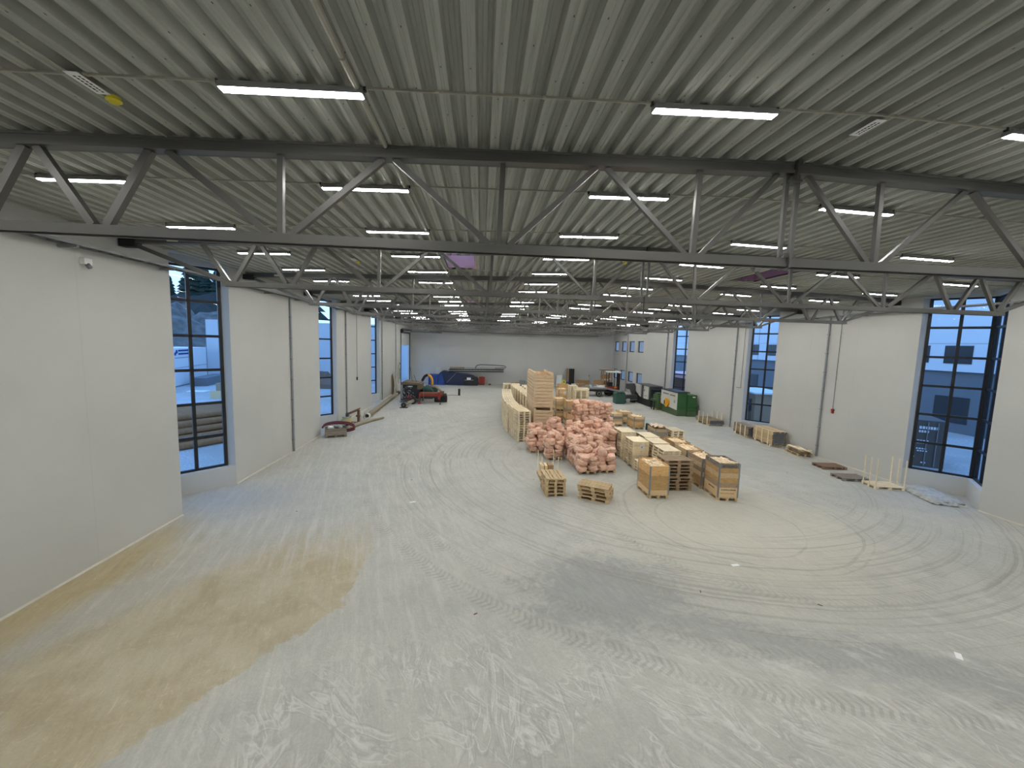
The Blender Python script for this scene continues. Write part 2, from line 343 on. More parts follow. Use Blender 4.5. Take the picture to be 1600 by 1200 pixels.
# ------------------------------------------------------------------ mesh helpers
class MB:
    def __init__(s): s.v = []; s.f = []; s.mi = []; s.cur = 0
    def add(s, vs, fs):
        o = len(s.v); s.v += [tuple(v) for v in vs]
        for f in fs: s.f.append(tuple(i + o for i in f)); s.mi.append(s.cur)
        return s
    def box(s, x0, y0, z0, x1, y1, z1, rz=0, c=None):
        vs = [(x0, y0, z0), (x1, y0, z0), (x1, y1, z0), (x0, y1, z0), (x0, y0, z1), (x1, y0, z1), (x1, y1, z1), (x0, y1, z1)]
        if rz:
            c = c or ((x0 + x1) / 2, (y0 + y1) / 2); ca, sa = math.cos(rz), math.sin(rz)
            vs = [(c[0] + (a - c[0]) * ca - (b - c[1]) * sa, c[1] + (a - c[0]) * sa + (b - c[1]) * ca, d) for a, b, d in vs]
        return s.add(vs, [(0, 3, 2, 1), (4, 5, 6, 7), (0, 1, 5, 4), (1, 2, 6, 5), (2, 3, 7, 6), (3, 0, 4, 7)])
    def beam(s, p, q, w, h, up=(0, 0, 1)):
        p, q = Vector(p), Vector(q); d = (q - p).normalized(); u = Vector(up)
        if abs(d.dot(u)) > .98: u = Vector((0, 1, 0))
        a = d.cross(u).normalized(); b = a.cross(d).normalized()
        a *= w / 2; b *= h / 2
        vs = [p - a - b, p + a - b, p + a + b, p - a + b, q - a - b, q + a - b, q + a + b, q - a + b]
        return s.add(vs, [(0, 3, 2, 1), (4, 5, 6, 7), (0, 1, 5, 4), (1, 2, 6, 5), (2, 3, 7, 6), (3, 0, 4, 7)])
    def cyl(s, p, q, r, r2=None, n=14):
        p, q = Vector(p), Vector(q); d = (q - p).normalized(); u = Vector((0, 0, 1)) if abs(d.z) < .9 else Vector((1, 0, 0))
        a = d.cross(u).normalized(); b = a.cross(d); r2 = r if r2 is None else r2
        vs = [p + (a * math.cos(k * 2 * PI / n) + b * math.sin(k * 2 * PI / n)) * r for k in range(n)]
        vs += [q + (a * math.cos(k * 2 * PI / n) + b * math.sin(k * 2 * PI / n)) * r2 for k in range(n)]
        fs = [(k, (k + 1) % n, n + (k + 1) % n, n + k) for k in range(n)] + [tuple(range(n))[::-1], tuple(range(n, 2 * n))]
        return s.add(vs, fs)
    def ringdisc(s, p, q, ro, ri, n=18):      # open tube with wall thickness
        p, q = Vector(p), Vector(q); d = (q - p).normalized(); u = Vector((0, 0, 1)) if abs(d.z) < .9 else Vector((1, 0, 0))
        a = d.cross(u).normalized(); b = a.cross(d); vs = []
        for o, r in ((p, ro), (q, ro), (q, ri), (p, ri)):
            vs += [o + (a * math.cos(k * 2 * PI / n) + b * math.sin(k * 2 * PI / n)) * r for k in range(n)]
        fs = []
        for j in range(4):
            for k in range(n): fs.append((j * n + k, j * n + (k + 1) % n, ((j + 1) % 4) * n + (k + 1) % n, ((j + 1) % 4) * n + k))
        return s.add(vs, fs)
    def tube(s, pts, r, n=8):
        pts = [Vector(p) for p in pts]; vs = []; fs = []; pa = None
        for i, p in enumerate(pts):
            d = (pts[min(i + 1, len(pts) - 1)] - pts[max(i - 1, 0)]).normalized()
            a = (pa - d * pa.dot(d)) if pa is not None else d.cross(Vector((0, 0, 1)) if abs(d.z) < .9 else Vector((1, 0, 0)))
            a.normalize(); pa = a; b = a.cross(d); rr = r[i] if isinstance(r, (list, tuple)) else r
            vs += [p + (a * math.cos(k * 2 * PI / n) + b * math.sin(k * 2 * PI / n)) * rr for k in range(n)]
        for i in range(len(pts) - 1):
            fs += [(i * n + k, i * n + (k + 1) % n, (i + 1) * n + (k + 1) % n, (i + 1) * n + k) for k in range(n)]
        fs += [tuple(range(n))[::-1], tuple(range((len(pts) - 1) * n, len(pts) * n))]
        return s.add(vs, fs)
    def prism(s, poly, z0, z1, ax='z'):
        n = len(poly)
        f = {'z': lambda a, b, h: (a, b, h), 'y': lambda a, b, h: (a, h, b), 'x': lambda a, b, h: (h, a, b)}[ax]
        vs = [f(a, b, z0) for a, b in poly] + [f(a, b, z1) for a, b in poly]
        fs = [(k, (k + 1) % n, n + (k + 1) % n, n + k) for k in range(n)] + [tuple(range(n))[::-1], tuple(range(n, 2 * n))]
        return s.add(vs, fs)
    def mesh(s, name, mats, smooth=False):
        me = bpy.data.meshes.new(name); me.from_pydata(s.v, [], s.f); me.update()
        for m in (mats if isinstance(mats, (list, tuple)) else [mats]): me.materials.append(M[m] if isinstance(m, str) else m)
        me.polygons.foreach_set('material_index', s.mi)
        if smooth: me.polygons.foreach_set('use_smooth', [True] * len(me.polygons))
        import bmesh
        b = bmesh.new(); b.from_mesh(me); bmesh.ops.recalc_face_normals(b, faces=b.faces); b.to_mesh(me); b.free()
        return me
    def build(s, name, mats, parent=None, smooth=False, loc=(0, 0, 0), rz=0):
        o = bpy.data.objects.new(name, s.mesh(name, mats, smooth)); COL.objects.link(o)
        o.location = loc; o.rotation_euler = (0, 0, rz); o.parent = parent
        return o

def tag(o, label, cat, group=None):
    o['label'] = label; o['category'] = cat
    if group: o['group'] = group
    return o
def struct(o): o['kind'] = 'structure'; return o
def thing(name, label, cat, loc=(0, 0, 0), rz=0, group=None):
    o = bpy.data.objects.new(name, None); COL.objects.link(o); o.empty_display_size = .2
    o.location = loc; o.rotation_euler = (0, 0, rz)
    return tag(o, label, cat, group)
KIDS = {}
def dup(o, parent=None, loc=None, rot=None, label=None, group=None):
    c = o.copy(); COL.objects.link(c); c.parent = parent
    if loc is not None: c.location = loc
    if rot is not None: c.rotation_euler = rot if isinstance(rot, (tuple, list)) else (0, 0, rot)
    if label: c['label'] = label
    if group: c['group'] = group
    for k in [k for k in o.children]: dup(k, c)
    return c
def linkmesh(name, me, parent=None, loc=(0, 0, 0), rot=(0, 0, 0)):
    o = bpy.data.objects.new(name, me); COL.objects.link(o); o.parent = parent; o.location = loc; o.rotation_euler = rot
    return o
ORD = ['first', 'second', 'third', 'fourth', 'fifth', 'sixth', 'seventh', 'eighth', 'ninth', 'tenth', 'eleventh', 'twelfth', 'thirteenth', 'fourteenth', 'fifteenth', 'sixteenth', 'seventeenth', 'eighteenth', 'nineteenth', 'twentieth']

# ------------------------------------------------------------------ hall dimensions
XL, XR, YB, YF, XC = -9.69, 19.38, -4.0, 57.15, 4.84
DECK, SL = 8.87, 0.0258
def zd(x): return DECK - SL * abs(x - XC)
BAYS = [(13.4, 16.3), (24.8, 27.7), (36.15, 39.05)]
WT = .3

def wallgrid(mb, y0, y1, z0, z1, holes, xa, xb):
    ys = sorted({y0, y1} | {h[0] for h in holes} | {h[1] for h in holes}); zs = sorted({z0, z1} | {h[2] for h in holes} | {h[3] for h in holes})
    for a, b in zip(ys, ys[1:]):
        run = None
        for c, d in zip(zs, zs[1:]):
            inh = any(h[0] <= (a + b) / 2 <= h[1] and h[2] <= (c + d) / 2 <= h[3] for h in holes)
            if inh:
                if run: mb.box(xa, a, run[0], xb, b, run[1]); run = None
            else: run = (run[0], d) if run else (c, d)
        if run: mb.box(xa, a, run[0], xb, b, run[1])

def baypoly(sx, x0, y0, y1, d, off):   # V-shaped strip, pointing outward, inner face then outer face
    ym = (y0 + y1) / 2
    return [(x0, y0), (x0 + sx * d, ym), (x0, y1), (x0 + sx * off * 1.45, y1 + 0.0), (x0 + sx * (d + off * 1.45), ym), (x0 + sx * off * 1.45, y0 - 0.0)]

ZT = 8.75
for side, sx, x0 in (('left', -1, XL), ('right', 1, XR)):
    mb = MB()
    holes = [(a, b, -0.05, ZT + .4) for a, b in BAYS]
    if side == 'left': holes.append((49.2, 55.4, -0.05, 6.9))
    else:
        for yy in (46.35, 49.2, 52.1, 54.95):
            holes += [(yy, yy + 1.9, 5.3, 6.7), (yy, yy + 1.9, 1.42, 2.77)]
    xa, xb = sorted((x0, x0 + sx * WT))
    wallgrid(mb, YB, YF + .3, -0.05, ZT, holes, xa, xb)
    for a, b in BAYS:
        mb.prism(baypoly(sx, x0, a, b, 1.35, .32), -0.05, .78)
        mb.prism(baypoly(sx, x0, a, b, 1.35, .32), 8.42, ZT)
        # floor and lid of the bay recess
        mb.prism([(x0, a), (x0 + sx * 1.4, (a + b) / 2), (x0, b)], ZT - .02, ZT + .05)
    struct(mb.build('wall_' + side, 'wall_side'))
mb = MB(); mb.box(XL - .3, YF, -0.05, XR + .3, YF + .3, 9.0); struct(mb.build('wall_far', 'wall_far'))
mb = MB(); mb.box(XL - .3, YB - .3, -0.05, XR + .3, YB, 9.0); struct(mb.build('wall_back', 'wall_far'))
mb = MB(); mb.box(XL - .02, YB, -0.2, XR + .02, YF, 0)
for sx, x0 in ((-1, XL), (1, XR)):
    for a, b in BAYS: mb.prism([(x0, a), (x0 + sx * 1.4, (a + b) / 2), (x0, b)], -.2, 0)
mb.box(XL - .35, 49.2, -.2, XL - .02, 55.4, 0)
struct(mb.build('floor', 'floor'))
# skirting fillet of pale mortar
M['mortar'] = plain('mortar', (.52, .50, .43), .85, .15, 3)
for side, sx, x0 in (('left', 1, XL), ('right', -1, XR)):
    mb = MB(); segs = []; y = YB
    for a, b in BAYS + ([(49.2, 55.4)] if side == 'left' else []): segs.append((y, a)); y = b
    segs.append((y, YF))
    for a, b in segs: mb.prism([(x0, 0), (x0 + sx * .045, 0), (x0, .035)], a, b, 'y')
    struct(mb.build('baseboard_' + side, 'mortar'))
mb = MB(); mb.prism([(YF, 0), (YF - .07, 0), (YF, .05)], XL, XR, 'x'); struct(mb.build('baseboard_far', 'mortar'))

# ------------------------------------------------------------------ corrugated ceiling with roof openings
HOLES = [(-1.30, -.28, 13.35, 15.75), (10.05, 11.05, 13.35, 15.75), (-1.30, -.28, 28.2, 30.5), (10.05, 11.05, 28.2, 30.5), (-1.3, -.28, 43.0, 45.3), (10.05, 11.05, 43.0, 45.3)]
P_ = .305
prof = [(0, 0), (.045, 0), (.055, .008), (.075, .008), (.085, 0), (.125, 0), (.150, .115), (.185, .12), (.195, .112), (.235, .112), (.245, .12), (.280, .115)]
mb = MB()
nr = int((XR - XL) / P_) + 1
for i in range(nr):
    bx = XL + i * P_
    pts = [(bx + a, b) for a, b in prof] + [(bx + P_, 0)]
    for (xa, za), (xb2, zb2) in zip(pts, pts[1:]):
        xm = (xa + xb2) / 2
        if xm > XR + .1: continue
        ys = [YB - .2, YF + .2]
        for h in HOLES:
            if h[0] <= xm <= h[1]: ys += [h[2], h[3]]
        ys.sort()
        for k in range(0, len(ys), 2):
            mb.add([(xa, ys[k], zd(xa) + za), (xb2, ys[k], zd(xb2) + zb2), (xb2, ys[k + 1], zd(xb2) + zb2), (xa, ys[k + 1], zd(xa) + za)], [(0, 1, 2, 3)])
struct(mb.build('ceiling', 'deck'))
# unseen slab above the deck, added to keep sky light out, same openings
HS_ = [(h[0] - .08, h[1] + .08, h[2] - .08, h[3] + .08) for h in HOLES]
mb = MB(); xs = sorted({XL - .3, XR + .3} | {h[0] for h in HS_} | {h[1] for h in HS_}); ysl = sorted({YB - .3, YF + .3} | {h[2] for h in HS_} | {h[3] for h in HS_})
for a, b in zip(xs, xs[1:]):
    for c, d in zip(ysl, ysl[1:]):
        if any(h[0] <= (a + b) / 2 <= h[1] and h[2] <= (c + d) / 2 <= h[3] for h in HS_): continue
        mb.box(a, c, 9.0, b, d, 9.3)
struct(mb.build('roof_light_block', 'ext_grey'))
ttl = {0: 'over the nearer left part', 1: 'over the nearer right part'}
wh = ['pink-walled roof hatch opening just beyond the first truss, left of the ridge', 'red-walled roof hatch opening with a blue strip of sky, right of the ridge', 'middle roof hatch opening in the hatch line left of the ridge', 'middle roof hatch opening in the hatch line right of the ridge', 'farthest roof hatch opening left of the ridge', 'farthest roof hatch opening right of the ridge']
for i, h in enumerate(HOLES):
    r = thing('roof_hatch', wh[i], 'skylight', ((h[0] + h[1]) / 2, (h[2] + h[3]) / 2, zd((h[0] + h[1]) / 2)), 0, 'roof hatches')
    hx, hy = (h[1] - h[0]) / 2 + .02, (h[3] - h[2]) / 2 + .02
    mb = MB(); U_H = .75 if i % 2 == 0 else .42; mb.box(-hx - .05, hy, .06, hx + .05, hy + .05, U_H); mb.box(-hx - .05, -hy - .05, .06, hx + .05, -hy, U_H)
    mb.box(-hx - .05, -hy, .06, -hx, hy, U_H); mb.box(hx, -hy, .06, hx + .05, hy, U_H)
    mb.build('upstand', 'pinkfoam' if i % 2 == 0 else 'redbrown', r)
    mb = MB(); mb.box(-hx - .06, -hy - .06, U_H, hx + .06, hy + .06, U_H + .03); mb.build('glazing', 'cell', r)
    mb = MB(); mb.box(-hx - .02, -hy - .02, .02, -hx + .02, -hy + .02 + 2 * hy, .05); mb.build('cut_edge', 'dark_end', r)

# ------------------------------------------------------------------ roof trusses
ZB = 7.41
TN = [0, 1.52, 3.06, 4.57, 6.22, 7.74, 9.36, 10.18, 11.0, 11.74, 12.5]
def tt(n): return DECK - .17 - SL * n
mt = {}
def tpart(key, name, mat, fn):
    mb = MB(); fn(mb); mt[key] = (name, mb.mesh(name, mat))
for s_, nm in ((-1, 'L'), (1, 'R')):
    def top(mb, s_=s_):
        a = (s_ * .04, 0, DECK - .09); b = (s_ * 14.42, 0, DECK - .09 - SL * 14.42)
        mb.beam(a, b, .15, .17)
        for dy in (-.085, .085): mb.beam((a[0], dy, a[2] - .065), (b[0], dy, b[2] - .065), .03, .045)
        for dy in (-.08, .08): mb.beam((a[0], dy, a[2] + .06), (b[0], dy, b[2] + .06), .022, .03)
    tpart('top' + nm, 'top_chord', 'steel_paint', top)
    def bot(mb, s_=s_):
        mb.beam((s_ * .03, 0, ZB - .05), (s_ * 11.95, 0, ZB - .05), .16, .10)
        for dy in (-.08, .08): mb.beam((s_ * .03, dy, ZB - .11), (s_ * 11.95, dy, ZB - .11), .03, .05)
    tpart('bot' + nm, 'bottom_chord', 'steel_paint', bot)
    tpart('end' + nm, 'end_shoe', 'dark_end', lambda mb, s_=s_: mb.box(min(s_ * 14.1, s_ * 14.5), -.12, 8.22, max(s_ * 14.1, s_ * 14.5), .12, 8.42))
    T_ = lambda n: (s_ * n, 0, tt(n)); B_ = lambda n: (s_ * n, 0, ZB)
    web = [(T_(.25), B_(1.42), .07), (T_(3.0), B_(1.68), .07), (T_(3.15), B_(4.45), .075), (T_(6.15), B_(4.75), .08), (T_(6.3), B_(7.62), .085), (T_(9.25), B_(7.92), .09),
           (T_(9.48), B_(10.1), .10), (T_(10.92), B_(10.28), .10), (T_(11.08), B_(11.66), .10), (T_(12.45), B_(11.82), .10), (T_(14.3), B_(11.9), .10),
           (T_(1.52), B_(1.55), .075), (T_(4.57), B_(4.6), .075), (T_(7.74), B_(7.77), .08), (T_(.09), B_(.09), .06)]
    for i, (p, q, w) in enumerate(web):
        tpart('w%s%d' % (nm, i), 'web_member', 'steel_paint', lambda mb, p=p, q=q, w=w: mb.beam(p, q, w, w * .95, up=(0, 1, 0)))
tpart('gt', 'splice_plate', 'steel_paint', lambda mb: (mb.box(-.012, -.13, DECK - .30, .012, .13, DECK + .01), mb.box(-.1, -.1, DECK - .30, .1, .1, DECK - .27)))
tpart('gb', 'splice_plate', 'steel_paint', lambda mb: (mb.box(-.02, -.13, ZB - .16, .02, .13, ZB + .08), mb.box(-.1, -.1, ZB, .1, .1, ZB + .03)))
def brk(mb):
    mb.box(-.05, .1, ZB - .10, -.04, .62, ZB - .01)
    for k in range(5): mb.box(-.055, .14 + k * .095, ZB - .075, -.038, .19 + k * .095, ZB - .035)
tpart('br', 'perforated_bracket', 'steel_paint', brk)
tl = ['roof truss nearest the camera, spanning the whole top of the view', 'second roof truss, seen just below the nearest one', 'third roof truss from the near end of the hall']
YT = [6.21 + 5.571 * k for k in range(-1, 10)]
for k, y in enumerate(YT):
    if k == 0: lab = 'grey steel roof truss just above and behind the camera position'
    elif k <= 3: lab = 'grey steel ' + tl[k - 1]
    elif k == len(YT) - 1: lab = 'grey steel roof truss against the far wall, last of the row'
    else: lab = 'grey steel roof truss, %s in the row counted from the near end' % ORD[k - 1]
    r = thing('roof_truss', lab, 'truss', (XC, min(y, YF - .2), 0), 0, 'roof trusses')
    for key, (nm, me) in mt.items():
        if key == 'gt' or True: linkmesh(nm, me, r)

# ------------------------------------------------------------------ light fittings, six columns by many rows
LX = [-6.75, -2.12, 2.72, 7.35, 12.3, 16.9]
mb = MB(); mb.box(-.76, -.06, -.058, .76, .06, .0); house = mb.mesh('housing', 'greypaint')
mb = MB(); mb.box(-.745, -.048, -.066, .745, .048, -.0585); diff = mb.mesh('diffuser', 'tube')
mb = MB(); mb.box(-.79, -.02, -.01, -.765, .02, .045); mb.box(.765, -.02, -.01, .79, .02, .045); clip = mb.mesh('clip', 'dark_end')
rowname = lambda k: ['in the second row behind the camera', 'in the row just behind the camera', 'in the row before the nearest truss'][k] if k < 3 else 'in the %s row past the nearest truss' % ORD[k - 3]
cn = ['by the left wall', 'second from the left', 'third from the left', 'third from the right', 'second from the right', 'by the right wall']
k = 0
for k in range(0, 21):
    y = 4.84 + 2.786 * (k - 2)
    if k == 20: y = 56.25
    if y > YF - 1: break
    for j, x in enumerate(LX):
        sl = (SL if x < XC else -SL)
        r = thing('ceiling_strip_light', 'lit strip light, %s, %s' % (cn[j], rowname(k)), 'ceiling light', (x, y, zd(x) - .035), 0, 'ceiling strip lights')
        r.rotation_euler = (0, -sl, 0)
        linkmesh('housing', house, r); linkmesh('diffuser', diff, r); linkmesh('clip', clip, r)
    mb = MB()
    for a, b in ((XL, XC), (XC, XR)): mb.beam((a, 0, zd(a) - .012), (b, 0, zd(b) - .012), .022, .022)
    for q in range(24):
        xx = XL + .6 + q * 1.22; mb.box(xx - .02, -.025, zd(xx) - .02, xx + .02, .025, zd(xx))
    o = mb.build('cable_conduit', 'cream', None, loc=(0, y, 0))
    tag(o, 'thin conduit joining the strip lights ' + rowname(k), 'conduit', 'ceiling conduits')
# long pipe and cables following the ribs
mb = MB(); x = -1.42; zz = zd(x) - .0
for a, b in ((YB + .2, 4.3), (4.33, 6.1), (6.4, 14.0), (14.03, 30), (30.03, 50)): mb.cyl((0, a, 0), (0, b, 0), .035, n=8)
o = mb.build('ceiling_pipe', 'cream', None, loc=(x, 0, zz - .03)); tag(o, 'cream plastic pipe running lengthways under the ceiling ribs', 'pipe')
for x, lab in ((-4.36, 'thin detector cable along the ceiling on the left, passing a yellow cap'), (4.93, 'thin cable along the ceiling ridge, passing a white tag')):
    mb = MB(); mb.cyl((0, YB + .2, 0), (0, YF - 3, 0), .010, n=6)
    o = mb.build('detector_cable', 'cream', None, loc=(x, 0, zd(x) - .018)); tag(o, lab, 'cable', 'ceiling detector cables')
def tagthing(x, y, cap, lab):
    r = thing('cable_tag', lab, 'tag', (x, y, zd(x) - .03), 0, 'white tags on the ceiling cables')
    MB().box(-.09, -.14, -.012, .05, .24, -.006).build('tag_card', 'label', r)
    mb = MB(); random.seed(5)
    for j in range(2):
        yy = -.08
        while yy < .18:
            w = random.uniform(.012, .035); mb.box(-.05 + j * .05, yy, -.0135, -.03 + j * .05, yy + w, -.012); yy += w + .012
    mb.build('tag_print', 'ink', r)
    if cap:
        mb = MB(); mb.cyl((.03, .30, -.0), (.03, .30, -.07), .065, .045, 16); mb.cyl((.03, .30, -.035), (.03, .30, -.045), .075, .075, 16); mb.build('cap', 'yellow', r, True)
tagthing(-4.28, 4.90, True, 'white printed tag with a yellow cap on the ceiling, upper left')
tagthing(4.93, 5.02, False, 'white printed tag on the ridge cable with no cap')
tagthing(-4.3, 14.1, True, 'small yellow-capped tag on the ceiling left of the pink hatch')
tagthing(4.85, 13.4, True, 'small yellow-capped tag near the ridge beyond the first truss')

# ------------------------------------------------------------------ tall window bays
def bay_window(idx, sx, x0, a, b):
    r = bpy.data.objects.new('window_%d' % idx, None); COL.objects.link(r); struct(r); r.location = (x0, (a + b) / 2, 0)
    hw = (b - a) / 2; X0 = sx * .31; XA = sx * (.31 + 1.33)
    zs = [.78 + i * (8.43 - .78) / 6 for i in range(7)]
    for s_ in (1, -1):      # far face then near face
        P0 = Vector((X0, s_ * (hw - .01), 0)); P1 = Vector((XA, 0, 0)); D = P1 - P0
        mb = MB(); n = Vector((0, 0, 1))
        def bar(p, q, w, d): mb.beam(p, q, w, d, up=(D.cross(n)).normalized())
        for t_, w in ((.02, .11), (.5, .11), (.965, .14)):
            p = P0 + D * t_; mb.beam(p + Vector((0, 0, zs[0])), p + Vector((0, 0, zs[-1])), .09, w, up=D.normalized())
        for i, z in enumerate(zs):
            zz_ = z + (.035 if i == 0 else -.035 if i == 6 else 0)
            bar(P0 + Vector((0, 0, zz_)), P1 + Vector((0, 0, zz_)), .10, .09)
        mb.build('window_frame', 'blackframe', r)
        mb = MB(); p = P0 + D * .02; q = P0 + D * .97
        mb.add([(p.x, p.y, zs[0]), (q.x, q.y, zs[0]), (q.x, q.y, zs[-1]), (p.x, p.y, zs[-1])], [(0, 1, 2, 3)]); mb.build('pane', 'glass', r)
    MB().box(XA - .07, -.09, .78, XA + .07, .09, 8.43).build('corner_post', 'blackframe', r)
wi = 1
for a, b in BAYS:
    for sx, x0 in ((-1, XL), (1, XR)):
        bay_window(wi, sx, x0, a, b); wi += 1
for yy in (46.35, 49.2, 52.1, 54.95):
    for z0, z1 in ((5.3, 6.7), (1.42, 2.77)):
        r = bpy.data.objects.new('window_%d' % wi, None); COL.objects.link(r); struct(r); r.location = (XR + .2, yy + .95, 0); wi += 1
        mb = MB(); fw = .11
        mb.box(-.04, -.95, z0, .04, .95, z0 + fw); mb.box(-.04, -.95, z1 - fw, .04, .95, z1)
        mb.box(-.04, -.95, z0 + fw, .04, -.95 + fw, z1 - fw); mb.box(-.04, .95 - fw, z0 + fw, .04, .95, z1 - fw)
        mb.build('window_frame', 'blackframe', r)
        mb = MB(); mb.add([(0, -.9, z0), (0, .9, z0), (0, .9, z1), (0, -.9, z1)], [(0, 1, 2, 3)]); mb.build('pane', 'glass', r)

# overhead sectional door, half raised
r = bpy.data.objects.new('door_1', None); COL.objects.link(r); struct(r); r.location = (XL, 52.3, 0)
mb = MB()
for i in range(3): mb.box(-.10, -3.05, 5.33 + i * .55, -.04, 3.05, 5.33 + i * .55 + .53)
mb.build('door_panel', 'offwhite', r)
mb = MB(); mb.box(-.06, -3.15, 0, .06, -3.0, 7.0); mb.box(-.06, 3.0, 0, .06, 3.12, 7.0); mb.box(-.04, -3.1, 6.85, .10, 3.1, 7.05)
mb.build('door_frame', 'black', r)
mb = MB()
for yy in (-3.0, 3.0): mb.beam((.1, yy, 7.15), (4.3, yy, 7.10), .06, .08)
mb.box(4.2, -3.0, 7.08, 4.28, 3.0, 7.16); mb.cyl((.18, -3.05, 7.35), (.18, 3.05, 7.35), .07)
for yy in (-3.0, 3.0): mb.box(4.2, yy - .03, 7.1, 4.25, yy + .03, 8.5)
mb.beam((3.2, 3.0, 7.6), (4.2, 3.0, 7.12), .03, .03)
mb.build('door_track', 'darkgrey', r)
MB().cyl((.15, -3.35, 7.1), (.15, -3.05, 7.1), .22, n=16).build('door_motor', 'black', r)

# ------------------------------------------------------------------ pallets
def pallet_boards(mb, w=.8, l=1.2, nb=5):
    bw = [.145, .1, .145, .1, .145]; tot = sum(bw); gap = (w - tot) / 4; x = -w / 2
    for b_ in bw:
        mb.box(x, -l / 2, .122, x + b_, l / 2, .144); x += b_ + gap
    for y in (-l / 2, -.07, l / 2 - .14): mb.box(-w / 2, y, .10, w / 2, y + .14, .1215)
def pallet_mesh_full():
    mb = MB(); pallet_boards(mb)
    for x in (-.4, -.05, .3):
        for y in (-.6, -.07, .46): mb.box(x, y, .022, x + .1, y + .14, .10)
        mb.box(x, -.6, 0, x + .1, .6, .0215)
    return mb
def jit(a): return random.uniform(-a, a)
PM = {k: pallet_mesh_full().mesh('pallet_' + k, k) for k in ('pale_wood', 'used_wood', 'brown_wood', 'grey_wood', 'red_wood')}
def detail_pallet(mat):
    """a pallet with its own parts: deck, nine blocks, three runners"""
    r = thing('wooden_pallet', 'x', 'pallet', (0, 0, -50))
    mb = MB(); pallet_boards(mb); mb.build('deck', mat, r)
    bl = MB(); bl.box(-.05, -.07, .022, .05, .07, .0995); me = bl.mesh('block', mat)
    for x in (-.35, 0, .35):
        for y in (-.53, 0, .53): linkmesh('block', me, r, (x, y, 0))
    ru = MB(); ru.box(-.05, -.6, 0, .05, .6, .0215); me = ru.mesh('runner', mat)
    for x in (-.35, 0, .35): linkmesh('runner', me, r, (x, 0, 0))
    return r
PROTO = {}
def near_pallet(x, y, z, rz, mat, label, group=None, tilt=0):
    if mat not in PROTO: PROTO[mat] = detail_pallet(mat); o = PROTO[mat]
    else: o = dup(PROTO[mat])
    o.location = (x, y, z); o.rotation_euler = (tilt, 0, rz); o['label'] = label
    if 'group' in o.keys(): del o['group']
    if group: o['group'] = group
    return o
NP = [0]
def pallet_stack(x, y, n, mat, rz, desc, group, adj='', z0=0, jx=.012, near=False, kind='pallet'):
    for i in range(n):
        pos = 'bottom' if i == 0 else 'topmost' if i == n - 1 else ORD[i]
        lab = '%s pallet, %s %s' % (adj, pos if i in (0, n - 1) else pos + ' up', desc)
        px, py, pr = x + jit(jx), y + jit(jx), rz + jit(.012)
        if near: near_pallet(px, py, z0 + i * .1445, pr, mat, lab, group)
        else:
            o = linkmesh('wooden_pallet', PM[mat], None, (px, py, z0 + i * .1445), (0, 0, pr)); tag(o, lab, 'pallet', group)
        NP[0] += 1
    return z0 + n * .1445
# long curved row of pale pallet stacks on the left of the goods
row = [(2.64, 24.3, .16), (2.42, 25.62, .08), (2.22, 26.9, .05), (2.14, 28.2, .01), (2.13, 29.5, 0), (2.16, 30.8, -.02), (2.2, 32.1, -.03), (2.26, 33.4, -.04), (2.32, 34.7, -.04)]
for i, (x, y, a) in enumerate(row):
    pallet_stack(x, y, 13, 'pale_wood', a, 'in the %s stack of the curved left row' % ['nearest', 'second', 'third', 'fourth', 'fifth', 'sixth', 'seventh', 'eighth', 'farthest'][i], 'curved left row of pallets', 'pale new')
for i in range(4):
    pallet_stack(3.98 - i * .09, 31.0 + i * 1.3, 13, 'pale_wood', -.06, 'in the %s stack of the inner row behind the tower' % ['nearest', 'second', 'third', 'fourth'][i], 'inner row of pallets', 'pale')
# the stacks behind those, seen only as tops and slivers, past the first three hundred pallets
mb = MB()
def raw_stack(mb, x, y, n, rz=0):
    src = pallet_mesh_full(); ca, sa = math.cos(rz), math.sin(rz)
    for i in range(n):
        ox, oy = x + jit(.01), y + jit(.01)
        mb.add([(ox + a * ca - b * sa, oy + a * sa + b * ca, c + i * .1445) for a, b, c in src.v], src.f)
for i in range(3): raw_stack(mb, 3.62 - i * .08, 36.2 + i * 1.3, 13, -.06)
for i in range(6): raw_stack(mb, 4.82 - i * .06, 32.3 + i * 1.3, 13, -.05)
for k in range(2): raw_stack(mb, 2.75 + k * .86, 40.2, 13)
raw_stack(mb, 9.45, 39.8, 13)
o = mb.build('stacked_pallets', 'pale_wood'); tag(o, 'mass of pale pallet stacks behind the curved row, only their tops in view', 'pallets', 'far pallet stacks'); o['kind'] = 'stuff'
# two stacks with broad side to the camera, right of the tall collar crates
pallet_stack(9.25, 35.95, 13, 'pale_wood', PI / 2, 'in the stack right of the tall label crates', 'pallet stacks right of the tall crates', 'pale')
pallet_stack(9.8, 37.45, 13, 'pale_wood', PI / 2 - .03, 'in the stack just behind, left of the flatbed', 'pallet stacks right of the tall crates', 'pale')

